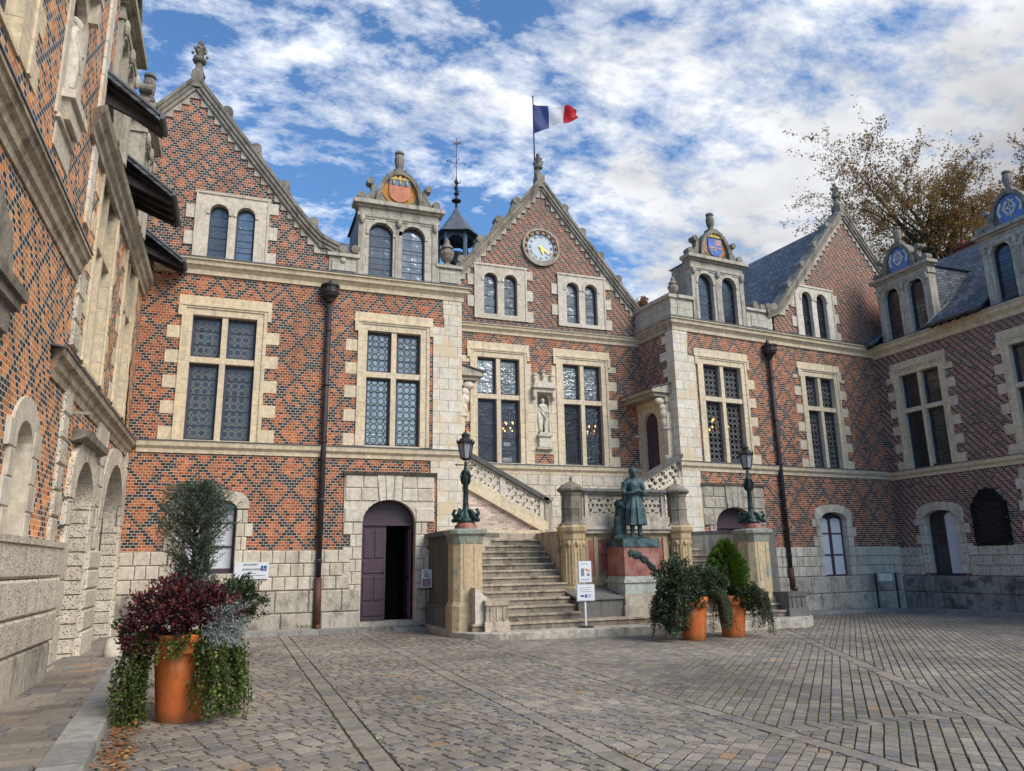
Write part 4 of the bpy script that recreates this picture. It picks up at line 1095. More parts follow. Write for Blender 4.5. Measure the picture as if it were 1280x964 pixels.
part(m,'niche',SW,WW)
# aedicule at the frame's edge
m=M();m.box(7.3,9.1,-.2,.05,4.50,4.62);m.box(7.35,9.05,-.15,.05,4.38,4.50);m.slab([(7.3,4.62),(9.0,4.62),(8.75,4.75),(8.6,5.1),(8.1,5.35),(7.3,5.4)],[],-.1,.05);m.box(7.4,8.95,-.08,.05,4.1,4.38)
part(m,'hood_moulding',SG,WW)
# small arched window, near part
m=M();m.slab(arch(9.76,11.02,2.02,3.2,3.72),[arch(10.0,10.74,2.02,3.1,3.42)],-.04,.35)
z=2.02;i=0
while z<3.3: 
    m.boss(9.62 if i%2 else 9.74,9.98,z+.005,z+.33,-.055,0,.015);m.boss(10.76,11.14 if i%2 else 11.04,z+.005,z+.33,-.055,0,.015);z+=.335;i+=1
m.slab(arch(9.95,10.8,2.0,3.15,3.5),[],.3,.33)
part(m,'arched_opening',SW,WW)
# near plinth: great vermiculated courses
m=M();blocks(m,2.5,12.35,[.72,1.12,1.56,2.0],9.,.24,b=.03,jit=.02);m.box(2.5,12.38,-.27,.1,1.955,2.03)
part(m,'vermiculated_base',SV,WW)
m=M();blocks(m,2.5,12.3,[-.3,.72],1.2,.22,b=.03);part(m,'plinth',SB,WW)
# deep arches of the far part
m=M()
for a,b,zs,zt in ((13.5,15.1,2.75,3.42),(16.4,19.0,2.6,3.8)):
    arch_surround(m,a,b,-.2,zs,zt,out=.08,wl=(.32,.46),nv=9,wv=.38,h=.36,side=(1,1))
part(m,'arch_surround',SV,WW)
m=M()
for a,b,zs,zt in ((13.5,15.1,2.75,3.42),(16.4,19.0,2.6,3.8)):
    o=arch(a,b,-.3,zs,zt,12)
    for j in range(len(o)-1):
        if j in(0,):continue
        p,q=o[j],o[j+1]
        m.add([(p[0],.2,p[1]),(q[0],.2,q[1]),(q[0],1.1,q[1]),(p[0],1.1,p[1])],[(0,1,2,3)])
    z=-.2
    while z<zs:
        zz=min(z+.24,zs)
        m.box(b-.035,b+.2,-.05,.29,z+.012,zz-.012);m.box(a-.2,a+.03,-.05,.29,z+.012,zz-.012);z+=.24
    m.add([(a,-.0,-.3),(a,1.1,-.3),(a,1.1,zs),(a,0,zs)],[(0,1,2,3)])
part(m,'arch_lining',SV,WW)
m=M()
for a,b,zs,zt in ((13.5,15.1,2.75,3.42),(16.4,19.0,2.6,3.8)): m.slab(arch(a,b,-.3,zs,zt),[],.30,.36)
part(m,'arch_door',DOORM,WW)
m=M();blocks(m,15.15,16.36,[-.2,.62,.98,1.32,1.66,2.0],1.3,.14,b=.03);blocks(m,19.05,19.4,[-.2,.62,.98,1.32,1.66,2.0],1.3,.10,b=.03);blocks(m,12.9,13.45,[.3,.98,1.5,2.0],.6,.1)
blocks(m,15.2,16.3,rows(2.02,4.3,6),.55,.07,jit=.1);blocks(m,19.1,19.4,rows(2.02,4.3,6),.6,.07,jit=.1)
part(m,'rusticated_pier',SV,WW)
m=M();m.box(12.95,13.0,-.28,.05,4.0,4.05);m.profile([(0,3.62),(.22,3.7),(.24,3.8),(0,3.84)],13.2,15.4);part(m,'drip_moulding',SG,WW,recalc=True)
def wd(a,w=1.85): return dormer(WW,a,a+w,9.25,11.7,[(a+.25,a+.8,9.3,10.9,11.15),(a+1.05,a+1.6,9.3,10.9,11.15)],crest_mono,glass=GDARK,depth=3,label='dormer seen edge-on between black eaves')
wd(13.1,1.75);wd(16.9,1.5)
for a,b in ((12.35,12.95),(15.15,16.7),(18.7,19.5)): eave(WW,a,b,over=.95,zo=9.0,zi=10.3,yi=.9)
m=M();m.add([(12.95,.2,9.3),(21.3,.2,9.3),(21.3,3.6,12.8),(12.95,3.6,12.8)],[(0,1,2,3)]);part(m,'slate_roof',SLATE,WW)
m=M();m.box(2.5,21.3,3.4,3.7,-.4,13);m.box(2.5,2.8,.3,3.6,-.4,14);m.box(12.6,12.88,.4,3.6,8.6,14.3);part(m,'rear_wall',BW,WW)
def recal(o,ex=('string_course','lead_flashing','cornice','cornice_flashing','eaves_cornice')):
    # survey correction of the lengths and heights on this wall
    for c in o.children:
        if c.name.split('.')[0] not in ex:
            for v in c.data.vertices:
                v.co.x=min(v.co.x*1.08,20.98);v.co.z=1.65+(v.co.z-1.65)*1.08
            recal(c,())
bpy.context.view_layer.update()
recal(WW)
# ================================================================ ground, paving, kerbs
m=M();m.add([(-60,-60,gz(-60)-.03),(160,-60,gz(160)-.03),(160,160,gz(160)-.03),(-60,160,gz(-60)-.03)],[(0,1,2,3)])
tag(m.obj('ground',plain('joint_soil',(.055,.052,.038),.95,.1,var=.4,sc=3,c2=(.06,.085,.02))),kind='structure')
def clip(poly,a,b,c):
    # keep a*x+b*y<=c
    out=[]
    for i in range(len(poly)):
        p,q=poly[i],poly[(i+1)%len(poly)];dp=a*p[0]+b*p[1]-c;dq=a*q[0]+b*q[1]-c
        if dp<=0: out.append(p)
        if (dp<0<dq) or (dq<0<dp):
            t=dp/(dp-dq);out.append((p[0]+(q[0]-p[0])*t,p[1]+(q[1]-p[1])*t))
    return out
def area(p): return .5*sum(p[i][0]*p[(i+1)%len(p)][1]-p[(i+1)%len(p)][0]*p[i][1] for i in range(len(p)))
PV=M()
def hpoly(pl):
    q=[(-60,-60),(90,-60),(90,90),(-60,90)]
    for a,b,c in pl: q=clip(q,a,b,c)
    return q
def paver(poly,top=0.):
    if len(poly)<3 or area(poly)<.0012: return
    cx=sum(p[0] for p in poly)/len(poly);cy=sum(p[1] for p in poly)/len(poly)
    n=len(poly);b=.010;dz=R.uniform(-.003,.003)+top+.006*math.sin(cx*1.3+.7)*math.cos(cy*1.1)
    sl=(R.uniform(-.018,.018),R.uniform(-.018,.018))
    vs=[];
    for p in poly:
        d=Vector((p[0]-cx,p[1]-cy));L=d.length;q=Vector((cx,cy))+d*max(0,(L-b*1.3)/L)
        vs.append((q.x,q.y,gz(q.x)+dz+(q.x-cx)*sl[0]+(q.y-cy)*sl[1]))
    for p in poly: vs.append((p[0],p[1],gz(p[0])+dz-.026))
    PV.add(vs,[list(range(n))]+[(i+n,(i+1)%n+n,(i+1)%n,i) for i in range(n)])
def fill(region,ang,w=.130,l=.215,g=.0050,exact=False):
    # region: convex ccw polygon; courses run along ang
    ca,sa=math.cos(ang),math.sin(ang)
    us=[p[0]*ca+p[1]*sa for p in region];vs=[-p[0]*sa+p[1]*ca for p in region]
    v=min(vs)-w*R.random();k=0
    if exact: v=min(vs);w=max(vs)-min(vs)
    hp=[]
    for i in range(len(region)):
        p,q=region[i],region[(i+1)%len(region)];a,b=q[1]-p[1],-(q[0]-p[0]);hp.append((a,b,a*p[0]+b*p[1]))
    while v<max(vs):
        ww=w*(1 if exact else R.uniform(.92,1.1));u=min(us)-l*R.random()-l
        while u<max(us):
            ll=l*R.uniform(.72,1.25)
            j=lambda:R.uniform(-.0032,.0032)
            q=[(u+g+j(),v+g+j()),(u+ll-g+j(),v+g+j()),(u+ll-g+j(),v+ww-g+j()),(u+g+j(),v+ww-g+j())]
            c=(u+ll/2,v+ww/2);X=c[0]*ca-c[1]*sa;Y=c[0]*sa+c[1]*ca
            if min(abs(a*X+b*Y-cc)/math.hypot(a,b) if a*X+b*Y-cc>0 else 0 for a,b,cc in hp)<.4:
                P_=[(x*ca-y*sa,x*sa+y*ca) for x,y in q]
                for a,b,cc in hp:
                    P_=clip(P_,a,b,cc-.005*math.hypot(a,b))
                    if len(P_)<3: break
                if len(P_)>=3: paver(P_)
            u+=ll
        v+=ww
D_=math.radians
YN=-1.5;YF=21.2
def box4(x0,x1,y0,y1): return [(x0,y0),(x1,y0),(x1,y1),(x0,y1)]
bx=[(1.22,1.46),(3.2,3.44),(5.22,5.46)]
for a,b in bx: fill(box4(a,b,YN,17.2 if a>5 else YF),D_(90),w=.245,l=.235,exact=True)
fill(box4(-1.7,1.22,YN,YF),D_(28));fill(box4(1.46,3.2,YN,YF),D_(22))
fill(box4(3.44,5.22,YN,6.72),D_(42));fill(box4(3.44,5.22,6.95,YF),D_(24))
fill(box4(3.44,5.22,6.72,6.95),D_(0),w=.23,l=.24,exact=True)
# diagonal band to the right
kx0=(10.6-7.24)/(11.53-5.57)
def ln(y): return 7.24+(y-5.57)*(10.6-7.24)/(11.53-5.57)
fill([(5.46,YN),(ln(YN) if ln(YN)>5.46 else 5.47,YN),(ln(6.7),6.7),(5.46,6.7)],D_(44))
fill([(5.46,6.7),(ln(6.7),6.7),(ln(6.95),6.95),(5.46,6.95)],D_(0),w=.23,l=.24,exact=True)
fill([(5.46,6.95),(ln(6.95),6.95),(ln(17.3),17.3),(5.46,17.3)],D_(47))
fill([(ln(YN),YN),(ln(YN)+.27,YN),(ln(17.3)+.27,17.3),(ln(17.3),17.3)],math.atan2(1,kx0),w=.24,l=.24,exact=True)
# right part: everything to the right of the diagonal band, cut by a second band
kx=(10.6-7.24)/(11.53-5.57);nx=7.24+.27-5.57*kx      # x = kx*y + nx
rgt=[(-1,kx,-nx),(0,-1,-YN),(1,0,24.),(0,1,22.2)]
sl=.62
for off,sgn,an,w_ in ((-.12,1,43,None),(.12,-1,46,None)):
    pl=rgt+[(-sl*sgn,1*sgn,(5.2-9*sl+off)*sgn)]
    fill(hpoly(pl),D_(an))
fill(hpoly(rgt+[(-sl,1,5.2-9*sl+.115),(sl,-1,-(5.2-9*sl-.115))]),math.atan(sl),w=.2,l=.24,exact=True)
def pavmat():
    n=N('sett_stone');o=n.obj();t=n.tint()
    c=n.mix(t,(.195,.172,.148),(.315,.275,.222))
    hue=n.m('FRACT',n.m('MULTIPLY',t,17.3))
    c=n.mix(n.ramp(hue,.80,.86,0,.6),c,(.165,.165,.178))
    c=n.mix(n.ramp(hue,.0,.12,.6,0),c,(.27,.215,.165))
    c=n.mix(n.ramp(n.m('FRACT',n.m('MULTIPLY',t,41.7)),.985,.988,0,.8),c,(.36,.23,.13))
    f=n.noise(o,22,5,.7);c=scale_col(n,c,n.ramp(f,.3,.72,.72,1.25))
    big=n.noise(o,.35,4,.6);c=scale_col(n,c,n.ramp(big,.35,.65,.70,1.20));c=n.mix(n.ramp(n.noise(o,1.9,5,.7),.54,.70,0,.5),c,(.085,.085,.062))
    n.bump(n.m('ADD',f,n.noise(o,70,3,.6)),.5,.012)
    return n.fin(c,n.ramp(big,.3,.7,.55,.8),.35)
PAVM=pavmat()
tag(PV.obj('courtyard_paving',PAVM),kind='structure')
# moss in the joints: one low uneven sheet
m=M()
def mossm():
    n=N('joint_moss');o=n.obj();k=n.noise(o,.55,4,.6)
    c=n.mix(n.ramp(k,.42,.62,0,1),(.05,.045,.033),(.075,.105,.025));n.bump(n.noise(o,60,3,.7),.6,.01);return n.fin(c,.95,.1)
m.add([(-1.6,YN,gz(-1.6)-.013),(24.1,YN,gz(24.1)-.013),(24.1,22.3,gz(24.1)-.013),(-1.6,22.3,gz(-1.6)-.013)],[(0,1,2,3)])
tag(m.obj('joint_moss',mossm()),kind='structure')
# raised walk and kerb along the west wing
def ko(y): return -.96-.056*(y-7)
KM=stone('kerb_granite',(.36,.345,.32),(.25,.24,.225),dirt=.4,bump=.6)
m=M();y=-1.
while y<20.:
    L=R.uniform(.85,1.2);y1=min(y+L,20.1);g=.008
    v=[(ko(y)-.36,y+g,-.1),(ko(y),y+g,-.1),(ko(y1),y1-g,-.1),(ko(y1)-.36,y1-g,-.1)]
    w=[(ko(y)-.36,y+g,.13),(ko(y)-.02,y+g,.13),(ko(y1)-.02,y1-g,.13),(ko(y1)-.36,y1-g,.13)]
    m.add(v+w,[(4,5,6,7),(0,1,5,4),(1,2,6,5),(2,3,7,6),(3,0,4,7)]);y=y1
tag(m.obj('kerb',KM),kind='structure')
m=M();x=-2.8
PV2=PV;PV=M()
_g=gz
y=-1.
k=0
while y<20.9:
    L=R.uniform(.2,.3);x=-2.75
    while x<ko(y)-.37:
        w=R.uniform(.3,.5);x1=min(x+w,ko(y)-.37)
        if x1-x>.05:
            g=.007;h=.115+R.uniform(-.004,.004)
            PV.add([(x+g,y+g,h),(x1-g,y+g,h),(x1-g,y+L-g,h),(x+g,y+L-g,h),(x,y,h-.03),(x1,y,h-.03),(x1,y+L,h-.03),(x,y+L,h-.03)],[(0,1,2,3),(4,5,1,0),(5,6,2,1),(6,7,3,2),(7,4,0,3)])
        x=x1
    y+=L
PV.box(-2.8,ko(20),-1,20.9,-.2,.095)
tag(PV.obj('pavement',PAVM),kind='structure')
# kerb and walk along the other wings
def walk(name,pts,w,z,kw=.3):
    """raised strip; pts = kerb line, strip lies to the left of it"""
    m=M()
    for i in range(len(pts)-1):
        a,b=Vector(pts[i]),Vector(pts[i+1]);d=(b-a);L=d.length;d.normalize();n_=Vector((-d.y,d.x))
        k=max(1,round(L/1.05))
        for j in range(k):
            p=a+d*(L*j/k+.006);q=a+d*(L*(j+1)/k-.006)
            for o0,o1,zz in ((0,kw,0),(kw+.01,w,-.006)):
                P=[p+n_*o0,q+n_*o0,q+n_*o1,p+n_*o1];t=R.random()
                zt=lambda v:gz(v.x)*1.0+z+zz
                m.add([(v.x,v.y,gz(v.x)-.15) for v in P]+[(v.x,v.y,zt(v)) for v in P],[(4,5,6,7),(0,1,5,4),(1,2,6,5),(2,3,7,6),(3,0,4,7)],t)
    return tag(m.obj(name,KM),kind='structure')
walk('kerb',[(-1.75,20.05),(2.2,20.12),(5.02,20.12)],1.0,.10)
walk('kerb',[(15.7,20.75),(23.1,21.45),(23.1,21.46)],1.4,.10)
walk('kerb',[(23.1,21.4),(23.1,3.0)],1.3,.11)

# ================================================================ staircase
SX=10.1
ST=empty('stone_staircase',(0,0,0),0,'weathered double stone staircase with carved balustrades filling the recess below the clock gable','staircase')
m=M()
pl=[(4.98,21.),(4.98,18.6),(5.08,17.9),(5.4,17.3),(5.9,16.95),(6.6,16.85),(13.9,16.85),(14.7,17.0),(15.3,17.45),(15.62,18.1),(15.7,19),(15.7,21.6)]
n_=len(pl);c_=Vector((10,20))
v=[(x,y,-.35) for x,y in pl]+[(x,y,.055) for x,y in pl]+[(c_.x+(x-c_.x)*.995,c_.y+(y-c_.y)*.99,.075) for x,y in pl]
m.add(v,[(i,i+1,i+1+n_,i+n_) for i in range(n_-1)]+[(i+n_,i+1+n_,i+1+2*n_,i+2*n_) for i in range(n_-1)]+[[2*n_+i for i in range(n_)][::-1]])
part(m,'platform',SB,ST,recalc=True)
RI=.172;TR=.285
def stepm(x0,x1,i,depth=None,yf=None):
    z=.075+RI*i;y=17.5+TR*(i-1) if yf is None else yf
    m=M();n=max(1,round((x1-x0)/1.1));xs=[x0]+[x0+(x1-x0)*(k+R.uniform(-.12,.12))/n for k in range(1,n)]+[x1]
    for a,b in zip(xs,xs[1:]):
        t=R.random()
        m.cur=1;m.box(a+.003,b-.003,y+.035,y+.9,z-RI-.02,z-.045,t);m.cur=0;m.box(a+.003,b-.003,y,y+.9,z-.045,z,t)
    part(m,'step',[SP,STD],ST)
stepm(5.42,15.0,1)
for i in range(2,6): stepm(6.0,8.36,i)
for i in range(6,15): stepm(5.9,8.55,i)
for i in range(2,5): stepm(12.9,14.75,i)
for i in range(5,15): stepm(12.4,14.2,i)
m=M();m.box(5.9,14.3,21.2,23.58,2.0,2.487);m.box(8.56,12.38,19.45,21.19,-.2,2.484);part(m,'landing',SP,ST)
for sg in (0,1):
    X=(lambda x:x) if not sg else (lambda x:20.25-x)
    # curved inner wall beside the steps
    m=M();pp=[(5.55,18.5),(5.93,18.5),(5.95,19.7),(6.3,20.2),(7.0,20.9),(7.75,21.5),(5.55,21.5)]
    pp=[(X(x),y) for x,y in pp];
    if sg:pp=pp[::-1]
    k=len(pp)
    m.add([(x,y,-.3) for x,y in pp]+[(x,y,2.38) for x,y in pp],[(i,(i+1)%k,(i+1)%k+k,i+k) for i in range(k)]+[[k+i for i in range(k)]])
    o=part(m,'inner_wall',SM,ST)
    m=M();q=[(x,y,2.38) for x,y in pp]+[(x,y,2.50) for x,y in pp];c=Vector((sum(p[0] for p in pp)/k,sum(p[1] for p in pp)/k))
    q=[(c.x+(x-c.x)*1.05,c.y+(y-c.y)*1.02,z) for x,y,z in q];m.add(q,[(i,(i+1)%k,(i+1)%k+k,i+k) for i in range(k)]+[[k+i for i in range(k)],list(range(k))[::-1]])
    part(m,'coping',SD,o)
    # outer cheek wall
    a,b=sorted((X(5.2),X(5.55)));m=M()
    for z0,z1 in ((-.4,.55),(.55,.62),(.62,2.36)):
        e=.05 if z1<.6 else (.07 if z1<.63 else 0);m.box(a-e,b+e,18.4,20.97 if not sg else 21.6,z0,z1)
    o=part(m,'cheek_wall',SD if not sg else SD,ST)
    m=M();m.box(a-.1,b+.05,18.4,20.97 if not sg else 21.6,2.36,2.47);m.box(a+.02,b,18.5,20.9,2.47,2.5);part(m,'coping',SD,o)
    m=M();xx=a if not sg else b
    # upper flight
    for i in range(9):
        x0,x1=sorted((X(9.1-.32*i),X(6.16)));
        s_=M();s_.box(x0,x1,21.75,23.4,2.48+.175*i,2.48+.175*(i+1));part(s_,'upper_step',SP,ST)
    sl=.53
    def Q(lst): 
        l=[(X(x),z) for x,z in lst];return l
    x0,x1=6.17,8.95
    m=M(Matrix.Translation((0,21.5,0)));m.slab(Q([(x0,2.4),(x1,2.4),(x1,2.6),(x0,2.6+sl*(x1-x0))]),[],.06,.3);w=part(m,'infill_wall',PINK,ST)
    m=M();a_,b_=sorted((X(6.17),X(9.1)));m.box(a_,b_,21.46,21.6,2.38,2.60);part(m,'base_course',SY,ST)
    m=M(Matrix.Translation((0,21.5,0)));b0=2.62;
    m.slab(Q([(x0,b0+sl*(x1-x0)-.05),(x1,b0-.05),(x1+.15,b0-.05),(x1+.15,b0+.22),(x0,b0+sl*(x1+.15-x0)+.22)]),[],-.03,.34)
    m.slab(Q([(x0,b0+sl*(x1-x0)-.10),(x1,b0-.10),(x1,b0-.03),(x0,b0+sl*(x1-x0)-.03)]),[],-.06,.3)
    part(m,'string_beam',SY,ST)
    m=M(Matrix.Translation((0,21.5,0)))
    f=lambda x,h:(x,b0+.22+sl*(x1+.12-x)+h)
    ho=[];nm=5
    for bay in ((x0+.15,x0+1.38),(x0+1.58,x1-.1)):
        L=bay[1]-bay[0];nn=3
        for j in range(nn):
            cx=bay[0]+L*(j+.5)/nn
            for dx,dh,r in ((0,.46,.085),(-.10,.30,.078),(.10,.30,.078),(0,.13,.07),(-.155,.50,.035),(.155,.50,.035),(-.15,.10,.035),(.15,.10,.035)):
                c2=f(cx+dx,dh);ho.append([(X(c2[0]+r*math.cos(a)*(1+.3*math.sin(3*a))),c2[1]+r*1.15*math.sin(a)*(1+.25*math.cos(2*a))) for a in [2*PI*i/10 for i in range(10)]])
    m.slab(Q([f(x0,0),f(x1+.12,0),f(x1+.12,.62),f(x0,.62)]),ho,.06,.2)
    for bx_ in (x0+.07,x0+1.48,x1+.0):
        c2=f(bx_,0);m.box(X(bx_-.09),X(bx_+.09),.02,.24,c2[1],c2[1]+.62)
    bl=part(m,'balustrade',SW,ST)
    m=M(Matrix.Translation((0,21.5,0)));m.slab(Q([f(x0-.0,.62),f(x1+.2,.62),f(x1+.2,.76),f(x0-.0,.76)]),[],-.06,.32);m.slab(Q([f(x0-.0,.76),f(x1+.2,.76),f(x1+.2,.79),f(x0-.0,.79)]),[],-.0,.26);part(m,'handrail',SD,bl)
    m=M(Matrix.Translation((0,21.5,0)));m.box(X(x1+.06),X(x1+.30),-.02,.3,2.48,3.5);m.box(X(x1+.02),X(x1+.34),-.06,.34,3.5,3.6);m.box(X(x1+.03),X(x1+.33),-.05,.33,2.48,2.62);part(m,'newel',SM,ST)
# centre body
CX0,CX1=8.8,12.2;PY=19.1
def prismoct(m,x,y,prof,seg=8): m.lathe(prof,x,y,0,seg,rot=PI/8)
for x in (CX0,CX1):
    m=M();prismoct(m,x,PY,[(a*.78,b) for a,b in [(.50,.0),(.50,.55),(.46,.62),(.46,.95),(.43,1.0),(.42,2.2),(.45,2.25),(.46,2.38),(.54,2.46),(.56,2.56),(.50,2.6),(.48,2.63)]])
    for k in range(8):
        a=2*PI*k/8;c=Vector((x+.308*math.cos(a),PY+.308*math.sin(a)))
        t=Vector((-math.sin(a),math.cos(a)))
        for s_ in(-.09,0,.09):
            p=c+t*s_;m.tube([(p.x,p.y,1.05),(p.x,p.y,2.1)],.018,5)
        m.ell((c.x,c.y,2.12),(.07,.07,.09),6)
    p=part(m,'pier',SH,ST)
    m=M();prismoct(m,x,PY,[(a*.80,b) for a,b in [(.48,2.63),(.40,2.68),(.36,2.72),(.35,2.78),(.35,3.05),(.37,3.08),(.35,3.11),(.34,3.42),(.37,3.45),(.37,3.50),(.47,3.56),(.49,3.57),(.49,3.62),(.30,3.74),(.12,3.81),(.05,3.84),(.06,3.9),(.02,3.98)]])
    part(m,'pier_cap',SM if 0 else SG,p)
m=M();m.box(CX0+.35,CX1-.35,PY-.0,PY+.5,-.2,2.4);m.box(CX0+.35,CX1-.35,PY-.06,PY+.4,.0,.62);m.box(CX0+.35,CX1-.35,PY-.05,PY+.4,1.0,1.2)
for x in (9.2,9.5,9.98,11.3,11.7): m.box(x-.07,x+.05,PY-.05,PY+.1,1.2,2.3)
part(m,'front_wall',SH,ST)
m=M();m.box(CX0+.3,CX1-.3,PY-.14,PY+.5,2.4,2.5);m.box(CX0+.3,CX1-.3,PY-.2,PY+.5,2.5,2.58);m.box(CX0+.3,CX1-.3,PY-.05,PY+.45,2.58,2.86);part(m,'ledge',SM,ST)
for a,b in ((9.27,9.42),(9.57,9.9),(11.37,11.6)):
    m=M();m.box(a,b,PY-.03,PY+.0,1.28,2.22);part(m,'marble_panel',MRED,ST)
m=M(Matrix.Translation((0,PY,0)));ho=[]
for j in range(9):
    cx=CX0+.6+j*.285
    for dx,dz,r in ((0,.46,.062),(-.075,.32,.058),(.075,.32,.058),(0,.18,.062),(-.115,.5,.026),(.115,.5,.026),(-.115,.12,.026),(.115,.12,.026)):
        ho.append([(cx+dx+r*math.cos(a)*(1+.25*math.sin(3*a+j)),2.86+dz+r*math.sin(a)*(1+.25*math.cos(2*a))) for a in [2*PI*i/10 for i in range(10)]])
m.slab(rect(CX0+.35,CX1-.35,2.86,3.5),ho,.05,.2);m.box(CX0+.42,CX0+.52,0,.24,2.86,3.5);m.box(CX1-.52,CX1-.42,0,.24,2.86,3.5)
b=part(m,'balustrade',SM,ST)
m=M();m.box(CX0+.3,CX1-.3,PY-.06,PY+.34,3.5,3.56);m.box(CX0+.3,CX1-.3,PY-.1,PY+.38,3.56,3.64);part(m,'handrail',SD,b)
m=M();blocks(m,8.35,9.62,[.24,.66],.65,-17.95+0,y1=0) if 0 else m.box(8.38,9.0,17.95,19.0,.2,.68)
m.box(9.01,9.66,17.95,19.0,.2,.68);m.add([(8.34,17.9,.68),(9.7,17.9,.68),(9.7,18.9,.86),(8.34,18.9,.86),(8.34,17.9,.74),(9.7,17.9,.74),(9.7,18.9,.92),(8.34,18.9,.92)],[(0,3,2,1),(4,5,6,7),(0,1,5,4),(1,2,6,5),(2,3,7,6),(3,0,4,7)])
part(m,'side_block',SD,ST)
m=M();m.box(10.9,12.9,17.95,19.0,.2,.7);part(m,'side_block',SD,ST)
# lamp pedestals
VERD=stone('verdigris_cap',(.26,.29,.25),(.36,.33,.26),dirt=.7,spot=(.14,.26,.23))
def lampped(x0,y0,zb,side):
    m=M();ch=.14;w=.74
    def oc(e,z): 
        a,b,c,d=x0-e,x0+w+e,y0-e,y0+w+e
        return [(a+ch,c,z),(b-ch,c,z),(b,c+ch,z),(b,d-ch,z),(b-ch,d,z),(a+ch,d,z),(a,d-ch,z),(a,c+ch,z)]
    lv=[(.05,zb),(.05,zb+.75),(.0,zb+.85),(.0,2.16)]
    v=[];
    for e,z in lv: v+=oc(e,z)
    f=[(i*8+j,i*8+(j+1)%8,(i+1)*8+(j+1)%8,(i+1)*8+j) for i in range(len(lv)-1) for j in range(8)]+[[(len(lv)-1)*8+j for j in range(8)]]
    m.add(v,f)
    c_=M();lc=[(.01,2.12),(.03,2.22),(.04,2.3),(.10,2.36),(.10,2.44),(.02,2.48)];v=[]
    for e,z in lc: v+=oc(e,z)
    c_.add(v,[(i*8+j,i*8+(j+1)%8,(i+1)*8+(j+1)%8,(i+1)*8+j) for i in range(len(lc)-1) for j in range(8)]+[[(len(lc)-1)*8+j for j in range(8)]])
    part(c_,'pedestal_cap',VERD,ST)
    for z in(1.05,): 
        for u in(.24,.5): m.tube([(x0+u,y0-.0,z),(x0+u,y0-.0,2.15)],.02,5);m.tube([(x0-.0,y0+u,z),(x0-.0,y0+u,2.15)],.02,5)
    part(m,'lamp_pedestal',stone('pedestal_stone',(.64,.50,.31),(.56,.43,.27),dirt=.35,bump=.35,spot=(.16,.30,.26)),ST)
lampped(5.1,17.9,-.1,0);lampped(13.85,18.0,-.2,1)
for a,b,c in ((5.72,6.28,.78),(14.5,15.1,.72)):
    m=M();m.box(a,b,17.42,18.0,.0,c-.12);m.box(a-.03,b+.03,17.39,18.03,c-.12,c);m.box(a-.03,b+.03,17.39,18.03,0,.3)
    for k in range(3): m.tube([(a+.12+k*.16,17.42,.32),(a+.12+k*.16,17.42,c-.15)],.03,5)
    part(m,'newel_block',SP if a<10 else SD,ST)
m=M();m.slab([(5.5,.05),(5.86,.05),(5.86,.80),(5.5,1.08)],[],17.55,17.92);part(m,'broken_scroll',SW,ST)
# ================================================================ lamps, statue, signs, figures
def street_lamp(x,y,label):
    L=empty('street_lamp',(x,y,2.48),0,label,'street lamp','bronze lamps on the stair pedestals')
    m=M();m.lathe([(.30,0),(.30,.1),(.24,.13),(.24,.17)],0,0,0,8,rot=PI/8);part(m,'red_stone_base',MRED,L)
    m=M();m.lathe([(.24,.17),(.22,.25),(.14,.33),(.10,.45),(.085,.6),(.075,.62),(.085,.66),(.075,.7),(.07,1.15),(.085,1.18),(.11,1.26),(.12,1.36),(.10,1.5),(.12,1.54),(.06,1.6),(.035,1.75),(.05,1.78),(.03,1.82)],0,0,0,10)
    for k in range(4):
        a=PI/2*k+PI/4;c,s_=math.cos(a),math.sin(a)
        m.tube([(c*.1,s_*.1,.5),(c*.2,s_*.2,.42),(c*.3,s_*.3,.28),(c*.33,s_*.33,.2)],[.05,.06,.075,.05],7)
        m.tube([(c*.3,s_*.3,.3),(c*.38,s_*.38,.42),(c*.34,s_*.34,.52),(c*.28,s_*.28,.5)],[.06,.05,.04,.02],6)
        m.ell((c*.36,s_*.36,.24),(.07,.07,.06),7);m.ell((c*.2,s_*.2,.34),(.07,.07,.1),7)
        m.ell((c*.11,s_*.11,1.33),(.045,.045,.12),6)
    for k in range(6):
        a=PI/3*k;m.tube([(.09*math.cos(a),.09*math.sin(a),1.2),(.15*math.cos(a),.15*math.sin(a),1.42),(.11*math.cos(a),.11*math.sin(a),1.52)],.018,5)
    m.tube([(-.26,0,1.72),(.26,0,1.72)],.018,6);m.ell((-.26,0,1.72),(.03,.03,.03),6);m.ell((.26,0,1.72),(.03,.03,.03),6)
    part(m,'lamp_post',BRZ,L,True)
    m=M();zb=1.84
    m.lathe([(.05,0),(.13,.03),(.14,.06)],0,0,zb,6)
    for k in range(6):
        a=2*PI*k/6;m.tube([(.135*math.cos(a),.135*math.sin(a),zb+.05),(.215*math.cos(a),.215*math.sin(a),zb+.46)],.014,4)
    m.lathe([(.25,.46),(.26,.50),(.21,.54),(.13,.62),(.10,.63),(.11,.68),(.13,.70),(.08,.75),(.02,.80),(.025,.83),(.01,.86)],0,0,zb,6)
    for k in range(6): a=2*PI*k/6;m.ell((.24*math.cos(a),.24*math.sin(a),zb+.53),(.02,.02,.05),5)
    ln_=part(m,'lantern',IRON,L)
    m=M();m.lathe([(.125,.06),(.205,.46)],0,0,zb,6,cap=False);part(m,'lantern_glass',LGLASS,ln_)
    m=M();m.tube([(0,0,zb+.06),(0,0,zb+.25)],.012,5);m.ell((0,0,zb+.28),(.04,.04,.06),8);part(m,'lamp_bulb',WHITE,ln_);L.scale=(.95,.95,.94)
    return L
street_lamp(5.49,18.27,'dark bronze street lamp with glazed lantern, on the pedestal nearer the open purple door')
street_lamp(14.25,18.38,'dark bronze street lamp with glazed lantern, on the pedestal behind the potted conifer')

